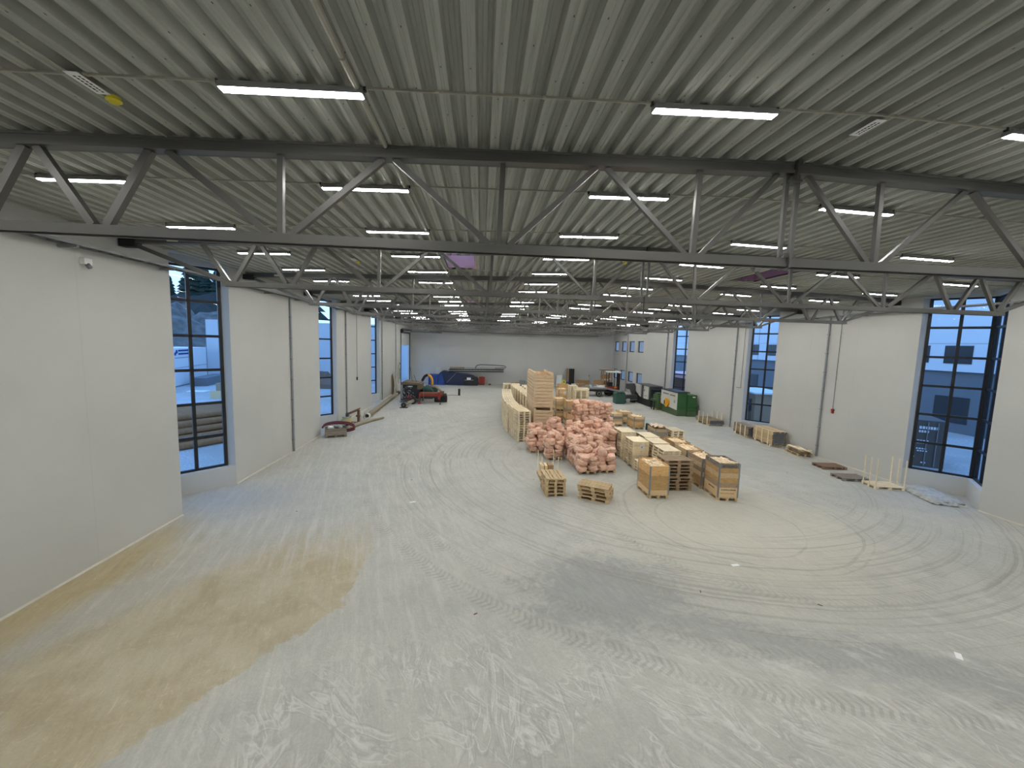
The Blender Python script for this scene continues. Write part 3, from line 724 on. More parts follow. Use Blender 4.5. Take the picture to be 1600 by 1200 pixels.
# ------------------------------------------------------------------ stacks of close-boarded panels with paper labels
def panel_mesh():
    mb = MB()
    for i in range(7): mb.box(-.4 + i * .1145, -.6, .108, -.4 + i * .1145 + .1125, .6, .130)
    for y0, y1 in ((-.595, -.50), (-.05, .05), (.50, .595)):
        for i in range(7): mb.box(-.395 + i * .1135, y0, .002, -.395 + i * .1135 + .098, y1, .1045)
    return mb.mesh('slatted_panel', 'pale_wood')
PNL = panel_mesh()
def panel_stack(x, y, n, rz, desc, label_on=True):
    for i in range(n):
        pos = 'bottom' if i == 0 else 'topmost' if i == n - 1 else ORD[i]
        o = linkmesh('boarded_pallet', PNL, None, (x + jit(.008), y + jit(.008), i * .1325 + .0), (0, 0, rz + jit(.006)))
        tag(o, 'close-boarded pale pallet, %s %s' % (pos if i in (0, n - 1) else pos + ' up', desc), 'pallet', 'close-boarded pallets'); NP[0] += 1
    if label_on:
        z = n * .1325
        r = thing('paper_label', 'white paper label ' + desc.replace('in the', 'on the'), 'label', (x + .05 + .605 * math.sin(rz), y - .603 * math.cos(rz) - .012, z - .32), rz, 'paper labels')
        MB().box(-.11, -.004, 0, .11, 0, .16).build('sheet', 'label', r)
        mb = MB(); mb.box(-.06, -.006, .03, .0, -.0045, .07); mb.box(-.06, -.006, .09, .06, -.0045, .10); mb.build('print', 'ink', r)
panel_stack(7.95, 19.15, 10, 0, 'in the front stack by the pink sacks')
panel_stack(7.92, 20.75, 11, .02, 'in the second stack by the pink sacks')
panel_stack(8.72, 17.5, 10, 0, 'in the stack behind the brown pallets')
panel_stack(8.85, 18.85, 10, 0, 'in the middle stack of the right row', False)
panel_stack(8.95, 20.2, 10, .02, 'in the far stack of the right row', False)
panel_stack(7.95, 17.78, 4, 0, 'in the low stack behind the amber crate', False)

# ------------------------------------------------------------------ near single stacks and loose pallets
pallet_stack(8.32, 15.9, 9, 'brown_wood', PI / 2, 'in the nine-high stack between the near crates', 'brown pallet stack', 'worn brown', jx=.03, near=True)
for i in range(5):
    near_pallet(3.03 + [0, .01, -.015, .01, .0][i], 15.5, i * .1445, [.03, 0, .05, -.02, .04][i], 'used_wood', 'honey-brown pallet, %s of the short stack with posts behind it' % ['bottom', 'second up', 'middle', 'fourth up', 'topmost'][i], 'short stack left of the amber crate')
for i in range(4):
    near_pallet(4.60 + [0, .03, .0, -.05][i], 14.76, i * .1445, PI / 2 - .52 + [0, .03, -.04, .0][i], 'used_wood', 'honey-brown pallet, %s of the skewed short stack nearest the camera' % ['bottom', 'second up', 'third up', 'topmost'][i], 'skewed short stack in front of the pink sacks')
pallet_stack(12.25, 23.84, 6, 'pale_wood', .03, 'in the six-high stack beside the sheet-filled crate', 'pallet stack beside the sheet crate', 'pale new', near=True)
near_pallet(18.18, 18.78, 0, PI / 2 - .1, 'red_wood', 'worn reddish pallet lying alone by the right wall')
near_pallet(17.6, 17.05, 0, PI / 2 - .1, 'grey_wood', 'worn grey pallet lying alone, next nearer than the reddish one')

# post pallets: a pallet with upright battens
def post_pallet(x, y, rz, mat, h, label, hs=3):
    r = thing('post_pallet', label, 'pallet', (x, y, 0), rz)
    linkmesh('pallet_base', PM[mat], r)
    bm = MB(); bm.box(-.016, -.016, .0, .016, .016, h); me = bm.mesh('post', 'pale_wood')
    for sy in (-.57, .57):
        for q in range(hs): linkmesh('post', me, r, (-.36 + q * .72 / (hs - 1), sy, .145))
    return r
post_pallet(18.12, 15.95, PI / 2 - .18, 'pale_wood', 1.2, 'pale pallet with six tall upright posts by the right wall')
r = post_pallet(3.1, 17.2, 0, 'used_wood', .95, 'pallet with four upright posts carrying cardboard boxes, behind the short stack', 2)
for i, (bx, by, w, d, h, m_) in enumerate([(-.17, .1, .28, .5, .42, 'tape'), (.12, .1, .24, .5, .45, 'cardboard'), (-.12, -.42, .3, .42, .22, 'tape'), (.17, -.42, .26, .42, .2, 'grey_wood')]):
    q = thing('cardboard_box', ['pale upright carton, left rear on the post pallet', 'tan upright carton, right rear on the post pallet', 'low pale carton, left front on the post pallet', 'low grey box, right front on the post pallet'][i], 'box', (3.1 + bx, 17.2 + by, .145), 0, 'boxes on the post pallet')
    MB().box(-w / 2, -d / 2, 0, w / 2, d / 2, h).build('carton', m_, q); MB().box(-.025, -d / 2 - .002, h * .5, .025, d / 2 + .002, h + .002).build('tape_strip', 'grey_wood', q)

# ------------------------------------------------------------------ collar crates
def collar_me(mat, h=.195):
    mb = MB(); mb.box(-.4, -.6, 0, .4, -.58, h); mb.box(-.4, .58, 0, .4, .6, h); mb.box(-.4, -.58, 0, -.38, .58, h); mb.box(.38, -.58, 0, .4, .58, h)
    return mb.mesh('collar', mat)
CM = {m_: collar_me(m_) for m_ in ('amber_wood', 'light_board', 'used_wood', 'brown_wood', 'grey_wood', 'wet_wood')}
CMH = {m_: collar_me(m_, .39) for m_ in ('amber_wood', 'light_board')}
mb = MB(); mb.box(-.006, -.006, .0, .05, .0, .195); mb.box(-.006, -.006, 0, 0, .05, .195); HINGE = mb.mesh('corner_hinge', 'galv')
mb = MB(); mb.box(-.006, -.006, .0, .05, .0, .39); mb.box(-.006, -.006, 0, 0, .05, .39); HINGE2 = mb.mesh('corner_hinge', 'galv')
def offcuts(x, y, z, rz, n, desc, group, mat='offcut', big=1.0):
    mb = MB(); mb.box(-.37, -.57, -.25, .37, .57, -.035)
    for _ in range(60):
        a, b_ = jit(.32), jit(.52); l, w = random.uniform(.05, .12) * big, random.uniform(.03, .05)
        mb.box(a - w, b_ - l, -.06 + jit(.01), a + w, b_ + l, -.005 + jit(.02), random.uniform(0, PI))
    o = mb.build('offcut_fill', mat, None, loc=(x, y, z), rz=rz); tag(o, 'pale wood offcuts filling ' + desc, 'offcuts', group); o['kind'] = 'stuff'
    for i in range(n):
        l, w, h = random.uniform(.14, .34) * big, random.uniform(.04, .08), random.uniform(.02, .045)
        m_ = MB(); m_.box(-l / 2, -w / 2, -h / 2, l / 2, w / 2, h / 2)
        a, b_ = jit(.24), jit(.44); ca, sa = math.cos(rz), math.sin(rz)
        zz_ = z + .03 + .07 * (1 - (abs(a) + abs(b_)) / .7) * random.random()
        o = m_.build('wood_offcut', mat, None); o.location = (x + a * ca - b_ * sa, y + a * sa + b_ * ca, zz_); o.rotation_euler = (jit(.35), jit(.35), random.uniform(0, PI))
        tag(o, 'pale sawn offcut lying loose on ' + desc, 'offcut', group)
def crate(x, y, rz, mats, name_label, group=None, fill=None, z0=0, base='used_wood', n_off=9, tall=None):
    r = thing('collar_crate', name_label, 'crate', (x, y, z0), rz, group)
    linkmesh('pallet_base', PM[base], r)
    z = .1445
    for i, m_ in enumerate(mats):
        hi = m_.endswith('*'); m_ = m_.rstrip('*'); h = .39 if hi else .195
        c_ = linkmesh('collar', (CMH if hi else CM)[m_], r, (jit(.004), jit(.004), z))
        hm = HINGE2 if hi else HINGE
        for k, (hx, hy) in enumerate(((-.4, -.6), (.4, -.6), (.4, .6), (-.4, .6))): linkmesh('corner_hinge', hm, c_, (hx, hy, 0), (0, 0, k * PI / 2))
        z += h
    if fill: offcuts(x, y, z0 + z - .045, rz, n_off, fill, 'offcuts in ' + fill)
    return r, z0 + z
A_, L_, U_, B_2, G_, W_ = 'amber_wood', 'light_board', 'used_wood', 'brown_wood', 'grey_wood', 'wet_wood'
r, zt = crate(9.87, 15.02, -.10, [L_ + '*', B_2, A_, U_, A_, G_], 'tall crate with a stamped pale bottom collar, nearest and rightmost of the crates', 'near tall crates', 'the nearest right crate')
def text(body, size, parent, loc, rot, mat='ink', name='stamp'):
    cu = bpy.data.curves.new(name, 'FONT'); cu.body = body; cu.size = size; cu.align_x = 'CENTER'; cu.extrude = .0008
    cu.materials.append(M[mat]); tmp = bpy.data.objects.new('tmp', cu); COL.objects.link(tmp)
    me = bpy.data.meshes.new_from_object(tmp); bpy.data.objects.remove(tmp); bpy.data.curves.remove(cu)
    return linkmesh(name, me, parent, loc, rot)
text('BOSSARD', .13, r, (0, -.6025, zt - .155), (PI / 2, 0, 0))
def smear(r, x0, x1, y, z, h, seed, ax='y', mat='ink'):
    random.seed(seed); mb = MB(); x = x0
    while x < x1:
        w = random.uniform(.010, .028); hh = h * random.uniform(.6, 1)
        if ax == 'y': mb.box(x, y - .002, z, x + w, y, z + hh)
        else: mb.box(y - .002, x, z, y, x + w, z + hh)
        x += w + .008
    mb.build('stamp', mat, r)
smear(r, -.28, .16, -.601, .43, .045, 3); smear(r, .17, .29, -.601, .425, .06, 4); smear(r, -.3, .22, -.601, .30, .02, 5)
smear(r, -.3, .02, -.401, .40, .045, 6, 'x'); smear(r, .04, .16, -.401, .39, .06, 8, 'x'); random.seed(11)
crate(9.85, 16.33, .0, [A_, A_, L_, B_2, U_, B_2], 'tall crate of offcuts, second from the camera in the right row', 'near tall crates', 'the second right crate')
crate(9.9, 17.72, .0, [U_, A_, B_2, B_2, U_, U_], 'tall crate of offcuts, third from the camera in the right row', 'near tall crates', 'the third right crate')
crate(10.02, 19.1, .0, [U_, A_, A_, A_, U_, A_], 'tall crate of offcuts, farthest of the right row', 'near tall crates', 'the farthest right crate')
crate(7.12, 15.28, -.0, [L_, A_ + '*', A_, A_, A_], 'amber crate heaped with small blocks, standing in front of the brown pallets', 'near tall crates', 'the amber crate', n_off=14)
crate(11.32, 24.1, .0, [A_, B_2, G_, U_], 'low crate covered by crumpled pinkish sheets', None, None)
mb = MB(); random.seed(3)
for i in range(7):
    a, b_ = jit(.12), jit(.3); w, l = random.uniform(.25, .36), random.uniform(.22, .4); z = i * .012
    n = 6; vs = []; fs = []
    for u in range(n + 1):
        for v in range(n + 1): vs.append((a + (u / n - .5) * 2 * w, b_ + (v / n - .5) * 2 * l, z + .05 * math.sin(u * 1.7 + i) * math.cos(v * 1.3 + i * 2) + .03))
    for u in range(n):
        for v in range(n): q = u * (n + 1) + v; fs.append((q, q + 1, q + n + 2, q + n + 1))
    k0 = len(vs); vs += [(p[0], p[1], p[2] - .008) for p in vs]; fs += [tuple(x + k0 for x in f[::-1]) for f in fs[:n * n]]
    mb.add(vs, fs)
M['sheet'] = plain('sheet', (.80, .62, .48), .6, .15, 6)
o = mb.build('crumpled_sheet', 'sheet', None, True, loc=(11.32, 24.1, .96), rz=.0); tag(o, 'crumpled pinkish packing sheets heaped on the low crate', 'packing sheet')
# three middle crates
crate(10.32, 29.3, .05, [L_, U_, G_, L_], 'crate left of the pair standing right of the pink heap', 'crates right of the pink heap', 'the left middle crate', n_off=5)
crate(11.55, 28.25, .05, [A_, A_, B_2, L_], 'crate right and nearest of the group behind the boarded stacks', 'crates right of the pink heap', 'the right middle crate', n_off=5)
crate(11.35, 30.2, .05, [A_, L_, B_2, L_], 'crate at the back of the group behind the boarded stacks', 'crates right of the pink heap', 'the rear middle crate', n_off=4)
# double crates between the tray tower and the pallets
def double(x, y, mats1, mats2, d1, d2, tagp=True):
    r1, z1 = crate(x, y, 0, mats1, d1, 'two-high crate towers', None)
    r2, z2 = crate(x, y, 0, mats2, d2, 'two-high crate towers', None, z0=z1, base='used_wood')
    offcuts(x, y, z2 - .05, 0, 4, d2.split(' of ')[-1], 'offcuts in tower')
    if tagp:
        r_ = thing('paper_label', 'white paper label on the upper crate of ' + d2.split(' of ')[-1], 'label', (x + .18, y - .604, z2 - .42), 0, 'paper labels')
        MB().box(-.1, -.004, 0, .1, 0, .2).build('sheet', 'label', r_); MB().box(-.05, -.006, .07, .05, -.0045, .13).build('print', 'greypaint', r_)
double(6.17, 30.3, [G_, A_, L_, B_2], [L_, U_, U_, L_], 'lower crate of the left crate tower', 'upper crate of the left crate tower', False)
double(6.78, 29.1, [U_, B_2, A_, A_], [B_2, U_, A_, A_], 'lower crate of the right crate tower', 'upper crate of the right crate tower')
double(7.35, 35.2, [U_, A_, U_, A_], [A_, A_, A_, L_, A_], 'lower crate of the rear crate tower', 'upper crate of the rear crate tower')
mb = MB(); mb.prism([(0, 0), (.55, 0), (.08, .5), (0, .45)], 0, .3, 'y'); o = mb.build('dark_bin', 'bottle', None, loc=(12.05, 27.3, 0)); tag(o, 'small dark green wedge-shaped bin behind the boarded stacks', 'bin')

# ------------------------------------------------------------------ tall tower of wooden trays
def tray_mesh():
    mb = MB(); mb.box(-.6, -.58, .034, .6, -.56, .2); mb.box(-.6, .56, .034, .6, .58, .2); mb.box(-.6, -.56, .034, -.58, .56, .2); mb.box(.58, -.56, .034, .6, .56, .2)
    mb.box(-.555, -.535, .0, .555, .535, .034)
    for sx in (-1, 1):
        for sy in (-1, 1): mb.box(min(sx * .598, sx * .53), min(sy * .578, sy * .53), .0, max(sx * .598, sx * .53), max(sy * .578, sy * .53), .05)
    return mb.mesh('wooden_tray', 'tray_wood')
TM = tray_mesh()
for c_ in range(3):
    y = 24.35 + c_ * 1.19; x = 3.9
    for i in range(19):
        z = .1445 + i * .2 + (0.15 if i >= 9 else 0)
        o = linkmesh('wooden_tray', TM, None, (x + (-.05 if i >= 9 else 0) + jit(.004), y, z))
        pos = 'bottom' if i == 0 else 'topmost' if i == 18 else ORD[i] + ' up'
        tag(o, 'pale shallow wooden tray, %s, %s column of the tall tower' % (pos, ['front', 'middle', 'rear'][c_]), 'tray', 'tall tower of wooden trays')
    o = linkmesh('wooden_pallet', PM['used_wood'], None, (x, y, 0), (0, 0, PI / 2)); tag(o, 'pallet under the %s column of the tray tower' % ['front', 'middle', 'rear'][c_], 'pallet', 'pallets under the tray tower')
    for sx in (-1, 1):
        o = MB().box(-.06, -.56, 0, .06, .56, .148).build('wooden_bearer', 'tray_wood', None, loc=(x - .03 + sx * .5, y, .1445 + 9 * .2 + .001)); tag(o, '%s wooden bearer holding the upper half of the %s tray column' % ('left' if sx < 0 else 'right', ['front', 'middle', 'rear'][c_]), 'bearer', 'bearers in the tray tower')
for s_, ln, lab in ((-1, 3.5, 'long raised edge board along the left of the tray tower top'), (1, 3.5, 'long raised edge board along the right of the tray tower top')):
    mb = MB(); mb.box(-.02, -ln / 2, 0, .02, ln / 2, .12); mb.box(-.02, -ln / 2, .12, .10 if s_ < 0 else .02, -ln / 2 + 3.5, .14)
    o = mb.build('edge_board', 'tray_wood', None, loc=(3.85 + s_ * .55, 25.54, .1445 + 19 * .2 + .15)); tag(o, lab, 'board', 'boards on the tray tower')

# ------------------------------------------------------------------ pink sacks
def bag_mesh(seed, L, W_, H):
    random.seed(seed)
    n = 9; vs = []; idx = {}; fs = []
    from mathutils import noise as mn
    def pt(a, b_, c_):
        v = Vector((a, b_, c_)); m_ = max(abs(a), abs(b_), abs(c_)); u = v.normalized() * m_
        p = v * .52 + u * .48
        p = Vector((p.x * L / 2, p.y * W_ / 2, p.z * H / 2))
        f = 1 + .16 * mn.noise(Vector((a * 1.3 + seed, b_ * 1.3, c_ * 1.3))) + .14 * mn.noise(Vector((a * 3.1, b_ * 3.1 + seed, c_ * 3.1))) + .07 * mn.noise(Vector((a * 8, b_ * 8, c_ * 8 + seed)))
        return p * f
    def key(a, b_, c_): return (round(a, 3), round(b_, 3), round(c_, 3))
    for ax in range(3):
        for sg in (-1, 1):
            g = [[None] * (n + 1) for _ in range(n + 1)]
            for i in range(n + 1):
                for j in range(n + 1):
                    u, v = -1 + 2 * i / n, -1 + 2 * j / n
                    c3 = [0, 0, 0]; c3[ax] = sg; c3[(ax + 1) % 3] = u; c3[(ax + 2) % 3] = v
                    k_ = key(*c3)
                    if k_ not in idx: idx[k_] = len(vs); vs.append(pt(*c3))
                    g[i][j] = idx[k_]
            for i in range(n):
                for j in range(n): fs.append((g[i][j], g[i + 1][j], g[i + 1][j + 1], g[i][j + 1]))
    mb = MB(); mb.add(vs, fs)
    # tied end of the sack
    mb.cyl((L / 2 * .85, 0, 0), (L / 2 * 1.08, jit(.03), jit(.03)), .05, .015, 8)
    return mb.mesh('plastic_sack', 'pink', True)
BG = [bag_mesh(i + 1, l, w, h) for i, (l, w, h) in enumerate([(.54, .44, .32), (.48, .42, .29), (.58, .42, .28), (.44, .40, .34), (.66, .46, .27), (.42, .42, .33), (.50, .38, .36), (.56, .50, .25)])]
random.seed(21)
REST = MB()
def sacks(x, y, layers, desc, full=True, base_mat='used_wood', z0=.145):
    layers += 1
    o = linkmesh('wooden_pallet', PM[base_mat], None, (x, y, 0), (0, 0, jit(.03))); tag(o, 'pallet under the pink sacks ' + desc, 'pallet', 'pallets under the pink sacks')
    z = z0
    for q in range(layers):
        top = q == layers - 1
        cells = [(-.2, -.46), (.2, -.45), (-.2, -.15), (.2, -.14), (-.2, .16), (.2, .15), (-.2, .45), (.2, .46)]
        if top: cells = random.sample(cells, 4)
        sc = 1.0 if q < 2 else .94
        for (a, b_) in cells:
            bg_ = random.choice(BG)
            L_ = Vector((x + a * sc * 1.1 + jit(.09), y + b_ * sc * 1.05 + jit(.08), z + .12 + jit(.04) + (jit(.04) + .02 if top else 0)))
            E_ = (jit(.3), jit(.3) if not top else jit(.6), random.choice((0, 0, PI, PI / 2)) + jit(.5))
            vis = top or (q == layers - 2 and (full or b_ < .3)) or (b_ < -.3 and full) or (full == 2 and a < 0)
            if not vis:
                from mathutils import Euler
                R_ = Euler(E_).to_matrix(); REST.add([tuple(R_ @ (v.co * .87) + L_) for v in bg_.vertices], [tuple(p.vertices) for p in bg_.polygons]); continue
            o = linkmesh('plastic_sack', bg_, None, L_, E_); o.scale = (.86, .84, .92)
            tag(o, 'pink plastic sack heaped ' + desc, 'sack', 'pink sacks ' + desc)
            NS[0] += 1
        z += .215
NS = [0]
sk = [(3.18, 21.8, 5, 'left of the heap, by the front pallet stack', 2), (3.92, 20.42, 4, 'on the left pallet standing forward alone', 2), (5.08, 18.2, 3, 'on the nearest pallet of the main heap', 2),
      (6.05, 18.4, 3, 'on the near right pallet of the main heap', 1), (5.0, 19.5, 4, 'second from the front, left of centre', 2), (6.0, 19.75, 4, 'second from the front, right of centre', 0),
      (5.1, 20.85, 5, 'in the middle of the heap on the left', 0), (6.1, 21.1, 4, 'in the middle of the heap, centre', 0), (7.0, 21.3, 5, 'mid-heap, beside the boarded stacks', 0),
      (4.35, 22.5, 6, 'in front of the tray tower', 1), (5.5, 22.4, 5, 'behind the middle of the heap', 0), (6.55, 22.6, 6, 'in the back row, centre', 0), (7.5, 22.9, 5, 'in the back row, right', 0)]
for x, y, n, d, f in sk: sacks(x, y, n, d, f)
for x, y, n, d in ((6.6, 25.6, 9, 'at the high rear, left'), (7.45, 25.7, 9, 'at the high rear, centre'), (8.3, 26.0, 8, 'at the high rear, right')): sacks(x, y, n, d, 1)
o = REST.build('packed_sacks', 'pink', None, True); tag(o, 'buried pink plastic sacks packed beneath the visible ones in the heap', 'sacks', 'packed pink sacks'); o['kind'] = 'stuff'
print('PALLETS', NP, 'SACKS', NS)

M['hoodbrown'] = plain('hoodbrown', (.13, .10, .065), .7, .4, 5)

# ------------------------------------------------------------------ things along the right wall
random.seed(31)
def post_bundle(x, y, rz, L, W_, H, rows, cols, label, posts, mat_side, group=None, slats=3, tops=None, z0=.12):
    """a bundle of dark-ended fence boards strapped between upright battens on bearers"""
    r = thing('board_bundle', label, 'timber bundle', (x, y, 0), rz, group)
    mb = MB()
    for q in (-L * .38, 0, L * .38): mb.box(-W_ / 2, q - .05, 0, W_ / 2, q + .05, z0)
    mb.build('bearer', 'pale_wood', r)
    bm = {}
    cw, rh = W_ / cols, H / rows
    nb = 0
    for i in range(rows):
        for j in range(cols):
            if 0 < i < rows - 1 and 0 < j < cols - 1: continue
            l = L * random.uniform(.93, 1.0)
            k_ = nb % 4
            if k_ not in bm:
                m_ = MB(); m_.box(-cw * .47, -L / 2 * .97, 0, cw * .47, L / 2 * .97, rh * .9); m_.cur = 1
                m_.box(-cw * .46, -L / 2 * .975, .004, cw * .46, -L / 2 * .97, rh * .88); bm[k_] = m_.mesh('board', [mat_side, 'plank_end'])
            linkmesh('board', bm[k_], r, (-W_ / 2 + (j + .5) * cw + jit(.012), jit(.05), z0 + i * rh), (0, jit(.04), jit(.008))); nb += 1
    if rows > 2 and cols > 2: MB().box(-W_ / 2 + cw, -L / 2 * .94, z0 + rh * .9, W_ / 2 - cw, L / 2 * .94, z0 + (rows - 1) * rh).build('core_boards', 'plank_end', r)
    for q in range(slats):
        yy = -L * .30 + q * L * .6 / (slats - 1)
        MB().box(-W_ / 2 - .045, yy - .035, 0, -W_ / 2 - .005, yy + .035, posts).build('batten', 'pale_wood', r)
        MB().box(W_ / 2 + .005, yy - .035, 0, W_ / 2 + .045, yy + .035, posts).build('batten', 'pale_wood', r)
    return r
post_bundle(18.42, 30.1, .02, 2.0, 1.15, .32, 4, 6, 'low bundle of dark-ended boards with tall upright posts, farthest along the right wall', .98, 'wet_wood', 'board bundles by the right wall')
post_bundle(18.72, 26.1, -.1, 1.9, .8, .64, 8, 5, 'bundle of dark-ended boards with battens, under the second right bay', .80, 'wet_wood', 'board bundles by the right wall')
post_bundle(18.72, 23.9, -.12, 2.2, .85, .84, 9, 6, 'largest bundle of brown boards with ragged grey ends by the right wall', .95, 'used_wood', 'board bundles by the right wall')
o = linkmesh('wooden_pallet', PM['used_wood'], None, (18.65, 21.35, 0), (0, 0, -.15)); tag(o, 'pallet carrying loose planks, beside the right wall pipe', 'pallet')
for i in range(14):
    l = random.uniform(1.2, 1.5); m_ = MB(); m_.box(-.06, -l / 2, 0, .06, l / 2, .022)
    lay = i // 4; o = m_.build('loose_plank', 'wet_wood' if i < 9 else 'pale_wood', None, loc=(18.35 + (i % 4) * .19 + jit(.02), 21.35 + jit(.05), .146 + lay * .075), rz=-.15 + jit(.12))
    tag(o, ('pale' if i >= 9 else 'dark brown') + ' loose plank in the heap on the pallet by the wall pipe', 'plank', 'loose planks on the pallet')
for lay in range(1, 4):
    for q in (-.45, .45):
        o = MB().box(-.36, -.03, 0, .36, .03, .048).build('stacking_strip', 'pale_wood', None, loc=(18.65, 21.35 + q, .146 + lay * .075 - .05), rz=-.15); tag(o, 'short stacking strip between the loose planks by the wall pipe', 'plank', 'stacking strips')
# foil-covered slab on the floor in the near right bay
r = thing('wrapped_slab', 'low slab wrapped in crumpled silver-grey plastic, lying before the near right bay', 'wrapped slab', (19.12, 14.87, 0), -.35)
MB().box(-.50, -1.05, 0, .5, 1.05, .12).build('slab', 'grey_wood', r)
mb = MB(); n, m2 = 26, 46; from mathutils import noise as mn
for a in range(n + 1):
    for b_ in range(m2 + 1):
        u, v = (a / n - .5), (b_ / m2 - .5); e = min(1, (0.5 - max(abs(u), abs(v))) * 9)
        mb.v.append((u * 1.16, v * 2.3, .03 + .15 * max(e, 0) ** .6 + .07 * mn.noise(Vector((u * 9, v * 16, 1))) + .05 * mn.noise(Vector((u * 3, v * 5, 3)))))
for a in range(n):
    for b_ in range(m2): q = a * (m2 + 1) + b_; mb.f.append((q, q + 1, q + m2 + 2, q + m2 + 1)); mb.mi.append(0)
mb.build('plastic_cover', 'foil', r, True)

# ------------------------------------------------------------------ wall services
def pipe(side, y, z0, z1, rad, label, bump=True, dx=.06, mat='galv'):
    x = XL + dx if side == 'left' else XR - dx
    r = thing('wall_pipe', label, 'pipe', (x, y, 0), 0, 'vertical wall pipes')
    MB().cyl((0, 0, z0), (0, 0, z1), rad, n=10).build('pipe', mat, r)
    if bump:
        mb = MB(); z = z0 + .6
        while z < z1 - .3: mb.box(-dx + .002, -.07, z, dx - .012 if side == 'right' else .045, .07, z + .035); z += 1.05
        mb.build('pipe_clamp', 'greypaint', r)
for side, lst in (('left', [(21.15, 'nearest'), (29.45, 'second'), (39.9, 'third'), (46.2, 'farthest')]), ('right', [(20.9, 'nearest'), (28.9, 'second'), (40.2, 'third'), (51.4, 'farthest')])):
    for y, w_ in lst:
        pipe(side, y, .02, 8.0, .05, '%s vertical grey pipe clamped to the %s wall' % (w_, side))
def cord(side, y, z0, label, bob):
    x = XL + .05 if side == 'left' else XR - .05
    r = thing('hanging_cord', label, 'cord', (x, y, 0))
    MB().cyl((0, 0, z0), (0, 0, 8.3), .012, n=6).build('cord', 'darkgrey', r)
    if bob == 'box':
        mb = MB(); mb.cyl((-.05, 0, z0 - .04), (.05, 0, z0 - .04), .07, n=12); mb.box(-.04, -.05, z0 - .22, .04, .05, z0 - .10); mb.build('call_point', 'red' if side == 'right' else 'darkgrey', r)
    else:
        MB().beam((0, 0, z0), (0, .5, z0 + .0), .03, .03).build('switch_arm', 'darkgrey', r)
cord('left', 31.95, 2.95, 'thin cord ending in a dark call point on the left wall', 'box')
cord('right', 20.15, 2.85, 'thin cord ending in a red call point on the right wall', 'box')
cord('right', 28.0, 3.15, 'thin cord with a short horizontal bracket on the right wall', 'arm')
# ladder cable trays
for side, sx, x0 in (('left', 1, XL), ('right', -1, XR)):
    r = thing('cable_ladder', 'steel cable ladder running high along the %s wall' % side, 'cable tray', (x0 + sx * .02, 26, 7.9), 0, 'cable ladders')
    mb = MB(); 
    for dx in (.06, .36): mb.box(min(sx * dx, sx * (dx + .02)), -29, 0, max(sx * dx, sx * (dx + .02)), 31, .06)
    mb.build('rail', 'greypaint', r)
    mb = MB(); y = -28.8
    while y < 31: mb.box(min(sx * .08, sx * .36), y, .01, max(sx * .08, sx * .36), y + .03, .035); y += .3
    mb.build('rungs', 'greypaint', r)['kind'] = 'stuff'
    mb = MB(); y = -28
    for k in range(5): mb.tube([(sx * (.12 + k * .045 + .01 * math.sin(q * .7 + k)), -28.8 + q * 1.45, .05 + .012 * math.sin(q + k * 2)) for q in range(41)], .014, 5)
    mb.build('cables', 'darkgrey', r)
    y = -27.5
    while y < 30:
        MB().box(min(0, sx * .42), y, -.07, max(0, sx * .42), y + .05, -.002).build('bracket', 'greypaint', r); y += 2.9
r = thing('wall_sensor', 'small white sensor box under the cable ladder on the near left wall', 'sensor', (XL + .09, 10.7, 7.6))
MB().box(-.085, -.1, -.05, .03, .1, .09).build('body', 'white', r); MB().cyl((.0, 0, -.05), (.06, 0, -.13), .05, n=12).build('lens', 'greypaint', r, True)
for x, y, l in ((-8.3, 11.66, 'small pale plate on the left end of the second truss'), (-8.3, 17.23, 'small pale plate on the left end of the third truss')):
    o = MB().box(-.14, -.008, -.03, .14, 0, .03).build('marking_plate', 'offwhite', None, loc=(x, y, 8.42)); tag(o, l, 'plate')

# ------------------------------------------------------------------ left wall group
r = thing('grey_crate', 'weathered grey crate on a pallet beside the second left bay', 'crate', (-8.75, 24.65, 0), .38)
linkmesh('pallet_base', PM['grey_wood'], r, rot=(0, 0, PI / 2))
for i in range(2): linkmesh('collar', CM['grey_wood'], r, (0, 0, .145 + i * .2), (0, 0, PI / 2))
for x, y, s_, mt_, lab in ((-9.0, 24.55, .3, 'white', 'crumpled white bag inside the weathered grey crate'), (-8.5, 24.8, .22, 'foil', 'silver wrapped lump inside the grey crate'), (-8.8, 24.9, .2, 'greypaint', 'grey lump at the back of the grey crate')):
    o = linkmesh('loose_bag', BG[3].copy(), None, (x, y, .52), (.2, .1, 1)); o.scale = (s_ * 2.4, s_ * 2, s_ * 2); o.data.materials.clear(); o.data.materials.append(M[mt_]); tag(o, lab, 'bag')
r = thing('coiled_hose', 'dark red hose looped in a ring over the grey crate', 'hose', (-8.85, 25.55, 0))
for k, (rx, dz) in enumerate(((.98, 0), (.93, .09))):
    mb = MB(); pts = []
    for q in range(26):
        a = PI * 1.06 - q * PI * 1.42 / 25; pts.append((rx * math.cos(a) + (.1 if q > 20 else 0), -.1 + .5 * math.sin(a) * .4 + k * .07, .36 + dz + .22 * math.sin(a)))
    mb.tube(pts, .055, 8); mb.build('hose_loop', 'hosered', r, True)
o = MB().tube([(0, 0, .13), (.1, .9, .14), (.35, 2.0, .13), (.75, 3.1, .11), (1.3, 4.2, .09)], [.16, .14, .13, .10, .07], 10).build('canvas_hose', 'khaki', None, True, loc=(-8.55, 26.1, 0)); tag(o, 'thick sagging khaki canvas hose lying on the floor past the grey crate', 'hose')
r = thing('steel_pipe', 'long grey steel pipe lying along the left wall', 'pipe', (-8.45, 30.2, .2))
MB().ringdisc((0, .3, 0), (-.55, 14.4, 0), .17, .14, 18).build('tube', 'khaki', r, True)
MB().ringdisc((0, 0, 0), (-.01, .32, 0), .23, .16, 18).build('flange', 'offwhite', r, True)
